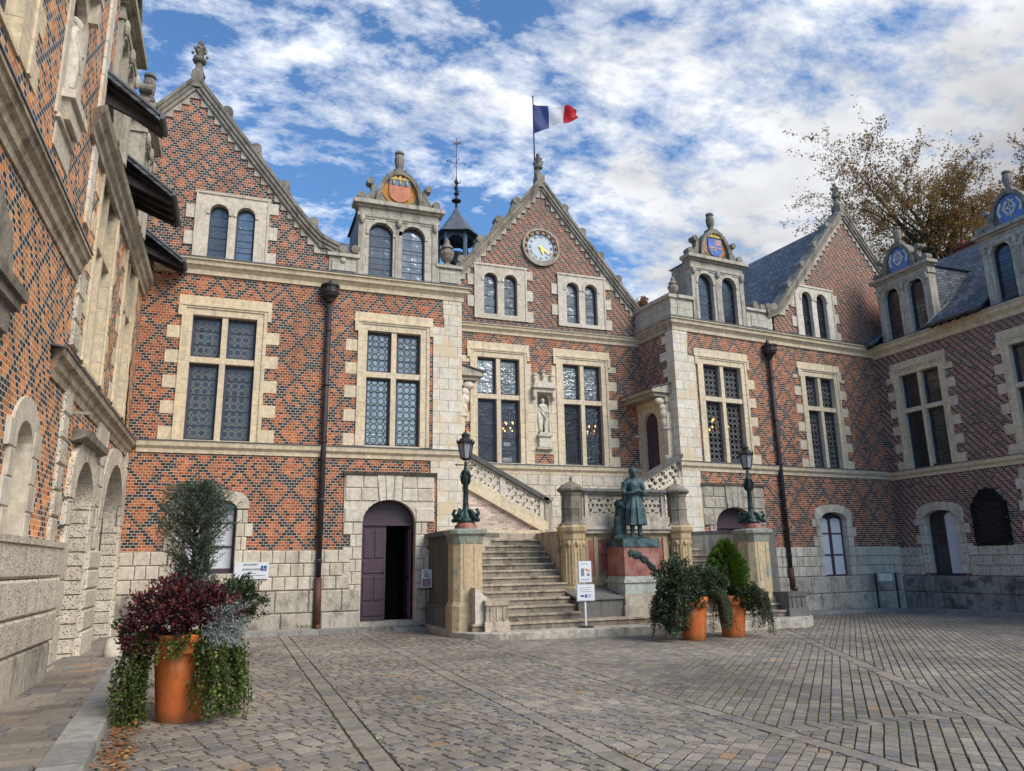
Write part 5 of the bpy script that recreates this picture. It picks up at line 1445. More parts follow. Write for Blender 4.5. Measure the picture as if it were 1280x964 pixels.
def figure(m,h,skirt=.0,arms='crossed',drape=False,hat=False,lean=0,child=False):
    """standing figure facing -y, feet at z=0; built of overlapping limbs, fused afterwards"""
    k=h/1.75
    def e(c,r): m.ell((c[0]*k,c[1]*k,c[2]*k),(r[0]*k,r[1]*k,r[2]*k),12)
    def t(p,r): m.tube([(a*k,b*k,c*k) for a,b,c in p],[q*k for q in r],10)
    # feet and legs, one knee bent
    t([(.10,-.02,.05),(.10,-.20,.035)],[.055,.04]);t([(-.09,.03,.05),(-.12,-.13,.035)],[.055,.04])
    t([(.10,.0,.06),(.10,.0,.45),(.10,.0,.88)],[.05,.07,.10]);t([(-.09,.03,.06),(-.10,-.05,.46),(-.09,.0,.88)],[.05,.07,.10])
    # torso
    m.lathe([(a*k,b*k) for a,b in [(.10,.80),(.165,.88),(.16,.98),(.135,1.08),(.155,1.2),(.175,1.32),(.165,1.40),(.08,1.46),(.055,1.50)]],0,0,0,14,1,.72)
    t([(-.185,0,1.38),(0,0,1.42),(.185,0,1.38)],[.07,.075,.07])
    t([(0,0,1.42),(0,-.01,1.54)],[.06,.055])
    # head with nose, brow, chin and ears
    e((0,-.015,1.63),(.078,.095,.115));t([(0,-.10,1.645),(0,-.125,1.615)],[.014,.02]);e((0,-.085,1.555),(.035,.03,.025))
    e((.08,0,1.62),(.014,.025,.03));e((-.08,0,1.62),(.014,.025,.03));e((0,-.09,1.665),(.05,.02,.012));e((0,-.105,1.585),(.025,.012,.008))
    e((0,.02,1.66),(.092,.10,.105));e((0,.055,1.57),(.085,.05,.07))
    if hat: m.lathe([(a*k,b*k) for a,b in [(.095,1.68),(.10,1.71),(.09,1.77),(.04,1.80)]],0,.01*k,0,12)
    if arms=='crossed':
        t([(.20,0,1.38),(.27,.02,1.2),(.26,-.06,1.08)],[.065,.058,.052]);t([(.26,-.06,1.08),(.12,-.18,1.14),(-.02,-.20,1.20)],[.052,.045,.035])
        t([(-.20,0,1.38),(-.27,.02,1.2),(-.26,-.06,1.08)],[.065,.058,.052]);t([(-.26,-.06,1.08),(-.12,-.20,1.12),(.02,-.21,1.17)],[.052,.045,.035])
        for s_ in(-1,1):
            for f in range(4): t([(s_*-.03,-.21,1.20-.02*f*.9),(s_*-.09,-.205,1.225-.022*f),(s_*-.12,-.18,1.235-.022*f)],[.012,.011,.009])
            t([(s_*-.02,-.22,1.2),(s_*-.05,-.23,1.25)],[.013,.01])
    else:
        t([(.20,0,1.38),(.26,.02,1.15),(.20,-.12,1.02)],[.06,.05,.042]);t([(.20,-.12,1.02),(.10,-.18,1.10)],[.04,.032])
        t([(-.20,0,1.38),(-.27,.02,1.14),(-.25,-.02,.9)],[.06,.05,.038]);t([(-.25,-.02,.9),(-.24,-.04,.8)],[.036,.02])
    if skirt:
        # pleated skirt as one ruffled surface
        seg=28;v=[];lv=[(1.06,.15,.0),(.95,.19,.01),(.75,.235,.022),(skirt,.275,.034),(skirt-.01,.24,.03)]
        for z,r,a in lv:
            for i in range(seg):
                th=2*PI*i/seg;rr=r+a*1.35*math.cos(th*9+.8*math.sin(z*3));v.append((rr*math.cos(th)*k,rr*.82*math.sin(th)*k,z*k))
        f=[(j*seg+i,j*seg+(i+1)%seg,(j+1)*seg+(i+1)%seg,(j+1)*seg+i) for j in range(len(lv)-1) for i in range(seg)]
        f=[q[::-1] for q in f]+[list(range(seg)),[(len(lv)-1)*seg+i for i in range(seg)][::-1]];m.add(v,f)
        m.lathe([(.175*k,1.0*k),(.19*k,1.03*k),(.175*k,1.06*k)],0,0,0,16,1,.78)
    if drape:
        for a,b,r in (((-.2,-.05,1.4),(.2,-.1,.85),.05),((-.22,.0,1.3),(.12,-.16,.7),.045),((-.18,.05,1.35),(-.25,.05,.12),.10),((.18,.06,1.2),(.2,.06,.1),.09),((-.25,-.02,1.0),(-.2,-.05,.2),.07)):
            t([a,((a[0]+b[0])/2,(a[1]+b[1])/2-.03,(a[2]+b[2])/2-.03),b],[r,r*1.2,r*.8])
# pedestal of the bronze
PD=empty('statue_pedestal',(10.27,18.4,0),0,'red marble and verdigris-streaked pedestal carrying the bronze figure','pedestal')
m=M();m.box(-.62,.66,-.56,.6,.22,.52);m.box(-.58,.62,-.52,.55,.52,.80);part(m,'stone_footing',SM,PD)
m=M();m.box(-.56,.58,-.50,.5,.80,1.08);m.box(-.60,.62,-.54,.55,1.08,1.16);m.box(-.54,.56,-.48,.5,1.16,1.24);part(m,'streaked_block',stone('verdigris_stone',(.42,.48,.43),(.52,.50,.43),dirt=.5,spot=(.20,.38,.34)),PD)
m=M();m.box(-.52,.54,-.46,.5,1.24,2.0);part(m,'marble_block',plain('pedestal_marble',(.26,.095,.075),.45,.5,var=.45,sc=5,c2=(.38,.20,.17)),PD)
m=M();m.box(-.55,.57,-.49,.52,2.0,2.06);m.box(-.53,.55,-.47,.5,2.06,2.22);part(m,'bronze_plinth',BRZL,PD)
m=M()
for k in range(26):
    u=k/25;x=-.36+.85*u;z=1.86-.62*u*u+.03*math.sin(k);m.ell((x,-.48,z+.0),(.05,.02,.07 if k%2 else .05),6);m.ell((x+.02,-.48,z-.07),(.045,.02,.05),6)
m.tube([(-.38,-.47,1.9),(0,-.48,1.75),(.3,-.48,1.5),(.55,-.48,1.2)],.03,6)
part(m,'bronze_branch',BRZ,PD)
B=empty('bronze_statue',(10.36,18.32,2.22),-.18,'green bronze statue of a standing figure in a pleated knee-length skirt with folded arms','statue')
m=M();figure(m,1.93,skirt=.33,arms='crossed');m.tube([(-.27,.03,1.47),(-.15,.05,1.60),(.15,.05,1.60),(.27,.03,1.47)],[.075,.085,.085,.075],10);m.tube([(-.2,.1,1.55),(-.22,.14,1.1),(-.2,.16,.75)],[.12,.10,.08],8);m.tube([(.2,.1,1.55),(.22,.14,1.1),(.2,.16,.75)],[.12,.10,.08],8);m.ell((0,.02,1.85),(.125,.13,.12),12);m.ell((0,0,.02),(.36,.3,.04),16)
o=m.obj('body',BRZL,B);remesh(o,.010,1)
m=M();m.tube([(-.42,.22,0),(-.40,.22,.5),(-.36,.2,.85)],[.17,.15,.13],10);m.tube([(-.52,.15,.0),(-.5,.12,.6)],[.1,.07],8);m.ell((-.38,.16,.95),(.17,.15,.13),10);m.ell((-.3,.05,.86),(.09,.08,.07),8);m.box(-.62,-.2,.05,.4,-.03,.08)
m.tube([(-.28,.1,.1),(-.3,.05,.8)],[.05,.04],8)
o=m.obj('armour_stump',BRZ,B);remesh(o,.02,2)
# statues in niches
def nstat(loc,rz,h,label,arms='one'):
    o=empty('stone_statue',loc,rz,label,'statue')
    m=M();figure(m,h,arms=arms,drape=True);m.box(-.19*h/1.3,.19*h/1.3,-.12,.12,-.02,.05)
    q=m.obj('body',SW,o);remesh(q,.012,2)
nstat((9.92,23.62,5.96),0,1.28,'small pale stone statue of a draped figure in the niche between the clock pavilion windows')
nstat((-2.68,11.2,8.24),PI/2+.2,1.45,'weathered stone statue in the high niche of the warm-lit brick wing at the left edge')

# chandeliers behind the glass
def chand(loc,label,s=1.):
    c=empty('chandelier',loc,0,label,'chandelier','brass chandeliers behind the tall windows')
    m=M();m.tube([(0,0,.2),(0,0,1.6)],.012,5);m.lathe([(.02,-.3),(.07,-.2),(.05,-.1),(.09,0),(.04,.15),(.02,.25)],0,0,0,8)
    b=M()
    for tier,(r,z,n) in enumerate(((.36,-.05,7),(.2,.22,4))):
        for k in range(n):
            a=2*PI*k/n+.3*tier;x,y=r*math.cos(a),r*math.sin(a)
            m.tube([(0,0,z-.1),(x*.5,y*.5,z-.18),(x,y,z-.03)],.011,5);m.lathe([(.02,0),(.03,.02)],x,y,z-.03,6)
            b.ell((x,y,z+.05),(.028,.028,.04),6)
    part(m,'brass_frame',plain('brass',(.45,.26,.07),.35,.5,metal=.8,var=.1),c);part(b,'lit_candle_bulb',BULB,c)
    c.scale=(s,s,s)
chand((9.0,24.55,6.25),'lit brass chandelier behind the window left of the niche',.85)
chand((12.3,24.6,6.3),'lit brass chandelier behind the window right of the niche',.8)
chand((16.4,22.6,6.3),'lit brass chandelier behind the patterned window beside the right-hand lamp',1.1)
m=M();m.box(8.40,8.52,23.93,23.935,5.75,6.35);tag(m.obj('orange_notice',ORNG),'narrow orange notice behind the glass of the window left of the niche','notice')
m=M();m.box(8.55,8.8,23.93,23.935,5.55,5.68);m.box(8.5,8.85,23.925,23.93,4.98,5.15);tag(m.obj('paper_sheet',WHITE),'white paper sheets low behind the window left of the niche','paper')

# signs
def signstand():
    o=empty('sign_stand',(8.28,17.36,.075),.12,'white double notice board on a post at the foot of the steps','sign')
    m=M();m.lathe([(.2,0),(.2,.02),(.05,.035)],0,0,0,16);part(m,'base',IRON,o)
    m=M();m.box(-.022,.022,-.015,.015,.03,1.55);part(m,'post',WHITE,o)
    m=M();m.box(-.26,.26,-.05,-.02,.62,1.02);a=part(m,'lower_board',plain('board_edge',(.5,.52,.56),.4,.4,var=.05),o)
    m=M();m.box(-.24,.24,-.056,-.051,.64,1.0);part(m,'sheet',WHITE,a)
    m=M();m.box(-.16,-.06,-.06,-.057,.72,.765);m.box(-.035,.035,-.06,-.057,.70,.78);part(m,'blue_logo',BLUE,a)
    m=M();disc(m,.105,.74,.038,.038,-.06,-.057,16);part(m,'round_logo',BLUE,a)
    m=M();text_mesh(m,'f',.07,0,-.0615,.735,t=.5);disc(m,.105,.74,.025,.025,-.063,-.0605,12);part(m,'logo_letter',WHITE,a)
    m=M()
    for k in range(3): m.box(-.17,.17-.05*(k%2),-.059,-.0565,.93-k*.045,.938-k*.045)
    part(m,'print_line',GREYT,a)
    m=M();m.box(-.19,.19,-.05,-.02,1.06,1.58);a=part(m,'upper_board',plain('board_edge2',(.5,.52,.56),.4,.4,var=.05),o)
    m=M();m.box(-.175,.175,-.056,-.051,1.075,1.565);part(m,'sheet',WHITE,a)
    m=M();m.box(-.12,-.03,-.06,-.057,1.22,1.4);m.box(.05,.13,-.06,-.057,1.22,1.28)
    for k in range(5): m.box(-.12+.05*k,-.09+.05*k,-.059,-.0565,1.12,1.145)
    m.box(-.13,.12,-.059,-.0565,1.5,1.512);part(m,'grey_picture',GREYT,a)
    m=M();m.slab([(.0,1.36),(.13,1.31),(.13,1.35),(.01,1.41)],[],-.06,-.057);part(m,'orange_mark',ORNG,a)
signstand()
o=empty('sign_stand',(5.02,20.45,.05),0,'thin black stand with a white and purple notice beside the open purple door','sign')
m=M();m.box(-.14,.14,-.1,.1,0,.02);m.tube([(0,0,.02),(0,0,1.0)],.012,6);m.box(-.24,.24,-.01,.02,.93,.96);part(m,'stand',IRON,o)
m=M();m.box(-.145,.145,-.03,-.012,.98,1.46);a=part(m,'board',WHITE,o)
m=M();m.box(-.11,.11,-.036,-.031,1.01,1.21);part(m,'purple_panel',PURP,a)
m=M();m.tube([(-.02,-.034,1.28),(-.02,-.034,1.36),(.04,-.034,1.32),(.05,-.034,1.26)],.009,5);m.ell((-.01,-.034,1.41),(.018,.006,.018),8);m.tube([(-.07,-.034,1.42),(-.06,-.034,1.27),(.08,-.034,1.26)],.006,5);part(m,'pictogram',IRON,a)
m=M()
for k in range(4): m.box(-.09,.09-.03*(k%2),-.039,-.0365,1.05+k*.04,1.058+k*.04)
part(m,'print_line',WHITE,a)
o=empty('wall_sign',(.72,20.93,1.55),0,'white wall sign with a blue wheelchair symbol on the rusticated stones beside the potted shrubs','sign')
m=M();m.box(-.62,.22,-.03,-.0,-.2,.22);part(m,'panel',WHITE,o)
m=M();m.box(.03,.17,-.036,-.031,.0,.13);b_=part(m,'blue_square',BLUE,o)
m=M();m.tube([(.09,-.039,.10),(.09,-.039,.055),(.12,-.039,.05),(.14,-.039,.02)],.007,5);m.ell((.09,-.039,.115),(.012,.004,.012),8)
n2=[(.095+.03*math.cos(a),-.039,.035+.03*math.sin(a)) for a in [PI*.7+PI*1.1*i/8 for i in range(9)]];m.tube(n2,.005,4);part(m,'wheelchair_symbol',WHITE,b_)
m=M()
for k,(a,b,z) in enumerate(((-.4,-.06,.14),(-.42,.0,.02),(-.4,-.1,-.07),(-.3,.12,-.12))): 
    x=a
    while x<b: w=R.uniform(.02,.05);m.box(x,x+w,-.034,-.031,z,z+(.045 if k<2 else .02));x+=w+.012
part(m,'lettering',GREYT,o)
# low lectern by the east corner
o=empty('information_lectern',(22.55,21.75,-.2),-.62,'low information lectern on two black posts against the right corner plinth','sign')
m=M()
for x in (-.34,.34):
    m.tube([(x,0,0),(x,0,1.24)],.038,6)
part(m,'posts',IRON,o)
m=M();m.box(-.29,.29,-.03,-.01,.92,1.27);a=part(m,'panel',plain('blue_grey_panel',(.22,.27,.33),.5,.4,var=.1),o)
m=M();m.box(-.22,.22,-.036,-.031,.97,1.22);part(m,'sheet',CREAM,a)
m=M();m.box(-.11,.11,-.04,-.037,1.06,1.075);m.box(-.03,.03,-.04,-.037,1.11,1.12);part(m,'print_line',GREYT,a)
# memorial plaque
o=empty('memorial_plaque',(XE-.03,18.52,1.93),-PI/2,'black marble memorial plaque with gilt lines and a shaped top on the right-hand wing','plaque')
m=M();p=[(-.66,0),(.66,0),(.66,1.45),(.55,1.45),(.5,1.62),(.34,1.72),(.26,1.88),(.1,1.9),(0,1.97),(-.1,1.9),(-.26,1.88),(-.34,1.72),(-.5,1.62),(-.55,1.45),(-.66,1.45)]
m.slab(p,[],-.06,0);m.slab([(x*.9,z*.95+.04) for x,z in p],[],-.07,-.055)
for i in range(12):
    a=PI*i/11;m.ell((.42*math.cos(a)*1.0,-.07,1.5+.32*math.sin(a)),(.06,.03,.05),6)
part(m,'slab',BLKM,o)
m=M()
for k in range(18):
    z=.16+k*.073;w=[.5,.42,.52,.3,.46,.5][k%6]*.9;x=-w
    while x<w:
        l=R.uniform(.02,.07);m.box(x,min(x+l,w),-.075,-.0705,z,z+.011);x+=l+.02
part(m,'gilt_lettering',GOLD,o)['kind']='stuff'
m=M()
for x,z in ((-.6,.05),(.6,.05),(-.62,.9),(.62,.9),(0,1.93)): m.ell((x,-.08,z),(.035,.02,.035),8)
part(m,'gilt_boss',GOLD,o)

# flag
o=empty('flag_pole',(10.1,24.2,14.6),0,'thin flagpole flying the blue, white and red flag behind the clock gable','flag')
m=M();m.tube([(0,0,0),(0,0,5.05)],[.035,.022],6);m.ell((0,0,5.07),(.04,.04,.04),6);part(m,'pole',IRON,o)
FL=M();nu,nv=30,14;vs=[];W_=2.15
def fp(u,v):
    # u along fly, v down the hoist; the fly is lifted by the wind
    top=4.72+.22*u-.02*math.sin(6*u);dr=1.38*(1-u)**.9+.34*u if u<.95 else .3
    x=W_*u*(.92);z=top-v*(1.28*(1-.68*u))+.03*math.sin(9*u+3*v);y=.11*math.sin(7*u+2.5*v)*(.3+u)+.05*math.sin(15*u-4*v)
    return (x,y,z)
vs=[fp(i/nu,j/nv) for i in range(nu+1) for j in range(nv+1)]
for i in range(nu):
    FL.cur=0 if i<10 else (1 if i<20 else 2)
    for j in range(nv):
        a=i*(nv+1)+j;FL.add([vs[a],vs[a+1],vs[a+nv+2],vs[a+nv+1]],[(0,1,2,3)],.5)
part(FL,'cloth',[foliage('flag_blue',(.02,.045,.17),(.02,.045,.17)),foliage('flag_white',(.62,.62,.66),(.62,.62,.66)),foliage('flag_red',(.50,.015,.03),(.50,.015,.03))],o,True)
# ================================================================ planters and plants
def rv(): 
    while True:
        v=Vector((R.uniform(-1,1),R.uniform(-1,1),R.uniform(-1,1)))
        if .05<v.length<1: return v.normalized()
def pot(x,y,label,s=1.):
    o=empty('terracotta_planter',(x,y,gz(x)),R.random(),label,'planter','large terracotta planters')
    m=M();p=[(.245,0),(.25,.02),(.27,.2),(.31,.6),(.325,.72),(.355,.725),(.365,.74),(.372,.90),(.368,.925),(.335,.93),(.325,.86),(.32,.84)]
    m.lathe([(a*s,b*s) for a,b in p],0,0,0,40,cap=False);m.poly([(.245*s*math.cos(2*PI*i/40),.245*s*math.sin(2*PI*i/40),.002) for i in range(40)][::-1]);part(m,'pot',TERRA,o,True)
    m=M();m.lathe([(.02,.01),(.32*s,0)],0,0,.86*s,24,cap=False);part(m,'soil',plain('soil',(.03,.022,.015),.95,.1,var=.4),o)
    return o
def blob_leaves(m,c,r,n,l,w,flat=.0,shell=.55,droop=.0):
    c=Vector(c)
    # clumps: leaves gathered round shoot tips give an uneven outline
    k=max(6,int(n/26));tips=[]
    for _ in range(k):
        d=rv();q=R.uniform(shell,1.05)*(1 if R.random()<.8 else 1.15);tips.append((c+Vector((d.x*r[0]*q,d.y*r[1]*q,d.z*r[2]*q)),d))
    for i in range(n):
        t,d=tips[i%k];p=t+rv()*R.random()**.6*min(r)*.26
        dd=(d*.8+rv()*.9+Vector((0,0,.25-droop))).normalized()
        m.leaf(p,dd,(rv()*.8+Vector((0,0,1))).normalized(),l*R.uniform(.6,1.3),w*R.uniform(.6,1.3))
    return tips
def stems(m,c0,tips,r=.006,k=40):
    for t,d in tips[:k]:
        c=Vector(c0);mid=c.lerp(t,.5)+Vector((0,0,.05));m.tube([c,mid,t],[r*1.6,r,r*.5],4)
def trail(m,sm,start,out,length,n,l,w,ground=0,steep=1.):
    # one hanging strand
    p=Vector(start);d=Vector((out[0],out[1],.25)).normalized();pts=[p.copy()];st=.05
    for i in range(int(length/st)):
        d=(d+Vector((R.uniform(-.15,.15),R.uniform(-.15,.15),-.22*steep))).normalized()
        if p.z<ground+.03: d.z=0;d=(d+Vector((out[0]*.3,out[1]*.3,0))).normalized();p.z=ground+.03
        p=p+d*st;pts.append(p.copy())
        for _ in range(n):
            q=p+rv()*.035;m.leaf(q,(rv()+Vector((out[0],out[1],-.3))).normalized(),(rv()+Vector((0,0,.8))).normalized(),l*R.uniform(.6,1.3),w*R.uniform(.7,1.3))
    sm.tube(pts[::2] if len(pts)>4 else pts,.005,4)
def plant(name,x,y,z,label,cat,group=None): return empty(name,(x,y,z),0,label,cat,group)
WOOD=plain('plant_stem',(.09,.06,.035),.85,.2,var=.3)
JUN=foliage('grey_green_needles',(.055,.085,.058),(.11,.15,.11),(.18,.22,.17))
PURL=foliage('purple_leaves',(.040,.022,.032),(.12,.036,.042),(.28,.04,.03),tr=.1)
SIL=foliage('silver_leaves',(.22,.25,.24),(.40,.43,.42))
IVY=foliage('ivy_leaves',(.045,.085,.018),(.09,.14,.03),(.20,.22,.05))
DKG=foliage('dark_green_leaves',(.022,.045,.018),(.055,.085,.035),(.12,.14,.05))
DKB=foliage('mixed_green_leaves',(.035,.06,.03),(.08,.11,.06),(.17,.19,.10))
THU=foliage('bright_thuja',(.045,.11,.012),(.11,.20,.02),(.20,.28,.03))
ax,ay=-.42,9.72;az=gz(ax)+.88
pot(ax,ay,'large terracotta planter at the left, overflowing with ivy, purple leaves and a grey-green conifer')
o=plant('young_conifer',ax,ay,az,'tall loose grey-green conifer rising from the left terracotta planter','shrub')
m=M();s_=M()
s_.tube([(0,.05,0),(.02,.06,.7),(-.02,.05,1.3),(.0,.05,1.85)],[.025,.02,.014,.006],6)
for i in range(430):
    u=R.random();z=.15+1.48*u;prof=(.13+.29*math.sin(min(1,max(0,(u-.25)/.75))*PI)**.6) if u>.3 else .26
    a=R.uniform(0,2*PI);L=prof*R.uniform(.55,1.15)*(1-.35*max(0,u-.8)/.2)
    b=Vector((.0,.05,z));e=b+Vector((math.cos(a)*L,math.sin(a)*L,.10+L*.55))
    s_.tube([b,b.lerp(e,.5)+Vector((0,0,-.02)),e],[.005,.004,.002],3)
    for k in range(42):
        t=R.uniform(.2,1.05);p=b.lerp(e,t)+rv()*.012;d=((e-b).normalized()*.9+rv()*.8).normalized();m.leaf(p,d,rv(),R.uniform(.035,.075),.011)
part(s_,'stem',WOOD,o);part(m,'foliage',JUN,o)
o=plant('purple_shrub',ax-.05,ay-.12,az+.10,'purple and red leaved shrub spilling over the left terracotta planter','shrub')
m=M();s_=M()
t1=blob_leaves(m,(-.10,-.1,.26),(.46,.38,.30),4300,.050,.032,shell=.3);t2=blob_leaves(m,(.26,-.14,.28),(.38,.3,.26),1900,.048,.03,shell=.35)
t3=blob_leaves(m,(-.36,-.08,-.04),(.24,.22,.24),1400,.048,.032,shell=.35)
stems(s_,(0,0,-.02),t1+t2+t3,.005,90);part(s_,'stem',WOOD,o);part(m,'foliage',PURL,o)
o=plant('green_shrub',ax+.15,ay+.1,az,'dark green leafy shrub behind the silver plant in the left planter','shrub')
m=M();s_=M();t1=blob_leaves(m,(.30,.0,.36),(.42,.36,.30),3800,.060,.022,shell=.35);t2=blob_leaves(m,(-.75,.05,.12),(.16,.16,.24),500,.05,.03,shell=.3);stems(s_,(0,0,-.02),t1+t2,.005,60);part(s_,'stem',WOOD,o);part(m,'foliage',DKG,o)
o=plant('silver_plant',ax+.28,ay-.22,az,'silvery wispy plant at the front right of the left planter','plant')
m=M();s_=M()
for i in range(380):
    a=R.uniform(-2.1,1.0);L=R.uniform(.18,.50);e=Vector((math.cos(a)*L*.75+.04,math.sin(a)*L*.7-.02,R.uniform(-.12,.38)));b=Vector((0,0,0));mid=b.lerp(e,.5)+Vector((0,0,.07))
    s_.tube([b,mid,e],[.003,.003,.002],3)
    for k in range(16):
        t=R.random();p=b.lerp(mid,t*2) if t<.5 else mid.lerp(e,t*2-1);m.leaf(p,(rv()+(e-b)*2).normalized(),rv(),R.uniform(.02,.05),.011)
part(s_,'stem',SIL,o);part(m,'foliage',SIL,o)
def ivy(name,x,y,z,label,strands,mat=IVY,n=7,l=.036,w=.034):
    o=plant(name,x,y,z,label,'ivy' if 'ivy' in name else 'shrub');m=M();s_=M()
    for (a0,a1,cnt,l0,l1,r0) in strands:
        for i in range(cnt):
            a=R.uniform(a0,a1);rr=r0*R.uniform(.5,1.);trail(m,s_,(rr*math.cos(a),rr*math.sin(a),R.uniform(-.02,.10)),(math.cos(a),math.sin(a)),R.uniform(l0,l1),n,l,w,ground=-z+gz(x)+.0,steep=R.uniform(.85,2.3))
    part(s_,'stem',WOOD,o);part(m,'foliage',mat,o);return o
ivy('trailing_ivy',ax,ay,az,'green ivy trailing down both sides of the left terracotta planter to the paving',[(-1.25,.5,60,.7,1.05,.38),(2.5,3.7,36,.8,1.25,.40),(-2.4,-1.2,16,.15,.45,.36)])
bx_,by_=10.0,15.3
pot(bx_,by_,'terracotta planter in the middle with a dark shrub hanging over both sides',1.02)
o=plant('trailing_shrub',bx_,by_,gz(bx_)+.9,'dark green shrub overhanging the middle terracotta planter on both sides','shrub')
m=M();s_=M();t=blob_leaves(m,(-.40,-.05,.38),(.50,.44,.52),6500,.075,.042,shell=.3)+blob_leaves(m,(.38,0,.34),(.50,.42,.36),5000,.07,.036,shell=.3)+blob_leaves(m,(.02,-.30,.02),(.34,.14,.20),1500,.07,.034,shell=.3)+blob_leaves(m,(-.60,-.1,-.25),(.36,.3,.48),4200,.07,.042,shell=.3)
stems(s_,(0,0,0),t,.006,80)
for i in range(46):
    a=R.uniform(2.3,4.0);trail(m,s_,(.5*math.cos(a),.4*math.sin(a),R.uniform(-.1,.3)),(math.cos(a)*.6,math.sin(a)*.6),R.uniform(.7,1.1),6,.05,.028,ground=-.85)
for i in range(50):
    a=R.uniform(-1.0,.5);trail(m,s_,(.55*math.cos(a),.4*math.sin(a),R.uniform(.0,.3)),(math.cos(a)*.4,math.sin(a)*.4),R.uniform(.7,1.1),6,.05,.016,ground=-.8,steep=1.4)
part(s_,'stem',WOOD,o);part(m,'foliage',DKB,o)
cx_,cy_=11.25,15.55
pot(cx_,cy_,'terracotta planter furthest right, holding the bright green cone conifer',1.02)
o=plant('cone_conifer',cx_-.05,cy_,gz(cx_)+.9,'bright green cone-shaped conifer in the right-hand terracotta planter','shrub')
m=M();s_=M();s_.tube([(0,0,-.05),(0,0,1.1)],[.03,.01],6)
for i in range(1200):
    u=R.random()**.8;z=.05+1.15*u;rr=.50*math.sin(min(1,(1-u)*1.25+.10)*PI/2)*(1-.1*R.random())*(.6+.4*min(1,(u+.1)*3))
    a=R.uniform(0,2*PI);b=Vector((rr*.45*math.cos(a),rr*.45*math.sin(a),z-.05));e=Vector((rr*math.cos(a)*R.uniform(.85,1.08),rr*math.sin(a)*R.uniform(.85,1.08),z+.10+.05*R.random()))
    pl_=Vector((-math.sin(a),math.cos(a),0))
    for k in range(26):
        t=R.uniform(.1,1.1);p=b.lerp(e,t)+rv()*.012;m.leaf(p,((e-b).normalized()+rv()*.5+Vector((0,0,.6))).normalized(),pl_+rv()*.3,R.uniform(.04,.07),.022)
part(s_,'stem',WOOD,o);part(m,'foliage',THU,o)
o=plant('trailing_shrub',cx_+.1,cy_-.1,gz(cx_)+.9,'dark trailing shrub hanging over the right side of the right-hand planter','shrub')
m=M();s_=M();t=blob_leaves(m,(.0,-.30,-.02),(.3,.14,.20),1300,.06,.034,shell=.3)+blob_leaves(m,(.22,-.05,.02),(.42,.36,.32),4200,.065,.034,shell=.3);stems(s_,(0,0,0),t,.005,40)
for i in range(46):
    a=R.uniform(-1.2,.5);trail(m,s_,(.45*math.cos(a),.36*math.sin(a),R.uniform(-.1,.2)),(math.cos(a)*.4,math.sin(a)*.4),R.uniform(.6,1.0),6,.05,.018,ground=-.8,steep=1.4)
part(s_,'stem',WOOD,o);part(m,'foliage',DKG,o)

# ================================================================ fallen leaves, weeds, guard stones
DRY=foliage('dry_leaves',(.30,.12,.04),(.20,.09,.04),(.45,.25,.08),tr=.1)
m=M()
def litter(cx,cy,rx,ry,n,zf=gz,s=.06):
    for _ in range(n):
        x=cx+R.gauss(0,rx);y=cy+R.gauss(0,ry);z=zf(x)+.012
        d=Vector((R.uniform(-1,1),R.uniform(-1,1),R.uniform(-.2,.2))).normalized();m.leaf(Vector((x,y,z+R.random()*.02)),d,Vector((R.uniform(-.3,.3),R.uniform(-.3,.3),1)),s*R.uniform(.6,1.3),s*.7)
for k in range(12): litter(ko(7.6+k*.33)+.16,7.6+k*.33,.09,.2,48)
litter(1,12,4,4,90,s=.07);litter(13.4,16.7,.7,.1,120);litter(12,11,6,4,70,s=.07);litter(18,20,2,.5,40)
for k in range(8): litter(-2.,10+k*1.1,.2,.6,8,lambda x:.12)
tag(m.obj('fallen_leaves',DRY),'dry brown leaves gathered along the kerb and scattered on the setts','leaves',kind='stuff')
m=M()
for cx,cy,zz,n,rr in ((-1.75,20.8,.12,160,.2),(1.9,20.9,.1,60,.1),(18.5,22.0,-.1,70,.1),(21.2,22.3,-.15,120,.3),(22.9,22.4,-.2,120,.2),(-.9,12.5,0,80,.2),(3.9,20.1,0,40,.3),(23.9,20.5,-.2,60,.2)):
    for _ in range(n):
        p=Vector((cx+R.gauss(0,rr),cy+R.gauss(0,.05),zz));m.leaf(p,(rv()*.7+Vector((0,0,1))).normalized(),rv(),R.uniform(.04,.13),.02)
tag(m.obj('weeds',IVY),'small green weeds growing along the foot of the walls','weeds',kind='stuff')
for x,y,l in ((-1.92,16.0,'white worn guard stone at the foot of the pier left of the big planter'),):
    o=empty('guard_stone',(x,y,.1),0,l,'stone');m=M();m.lathe([(.17,-.1),(.16,.1),(.14,.25),(.09,.32),(.02,.34)],0,0,0,10,1,.9);part(m,'stone_block',SW,o,True)

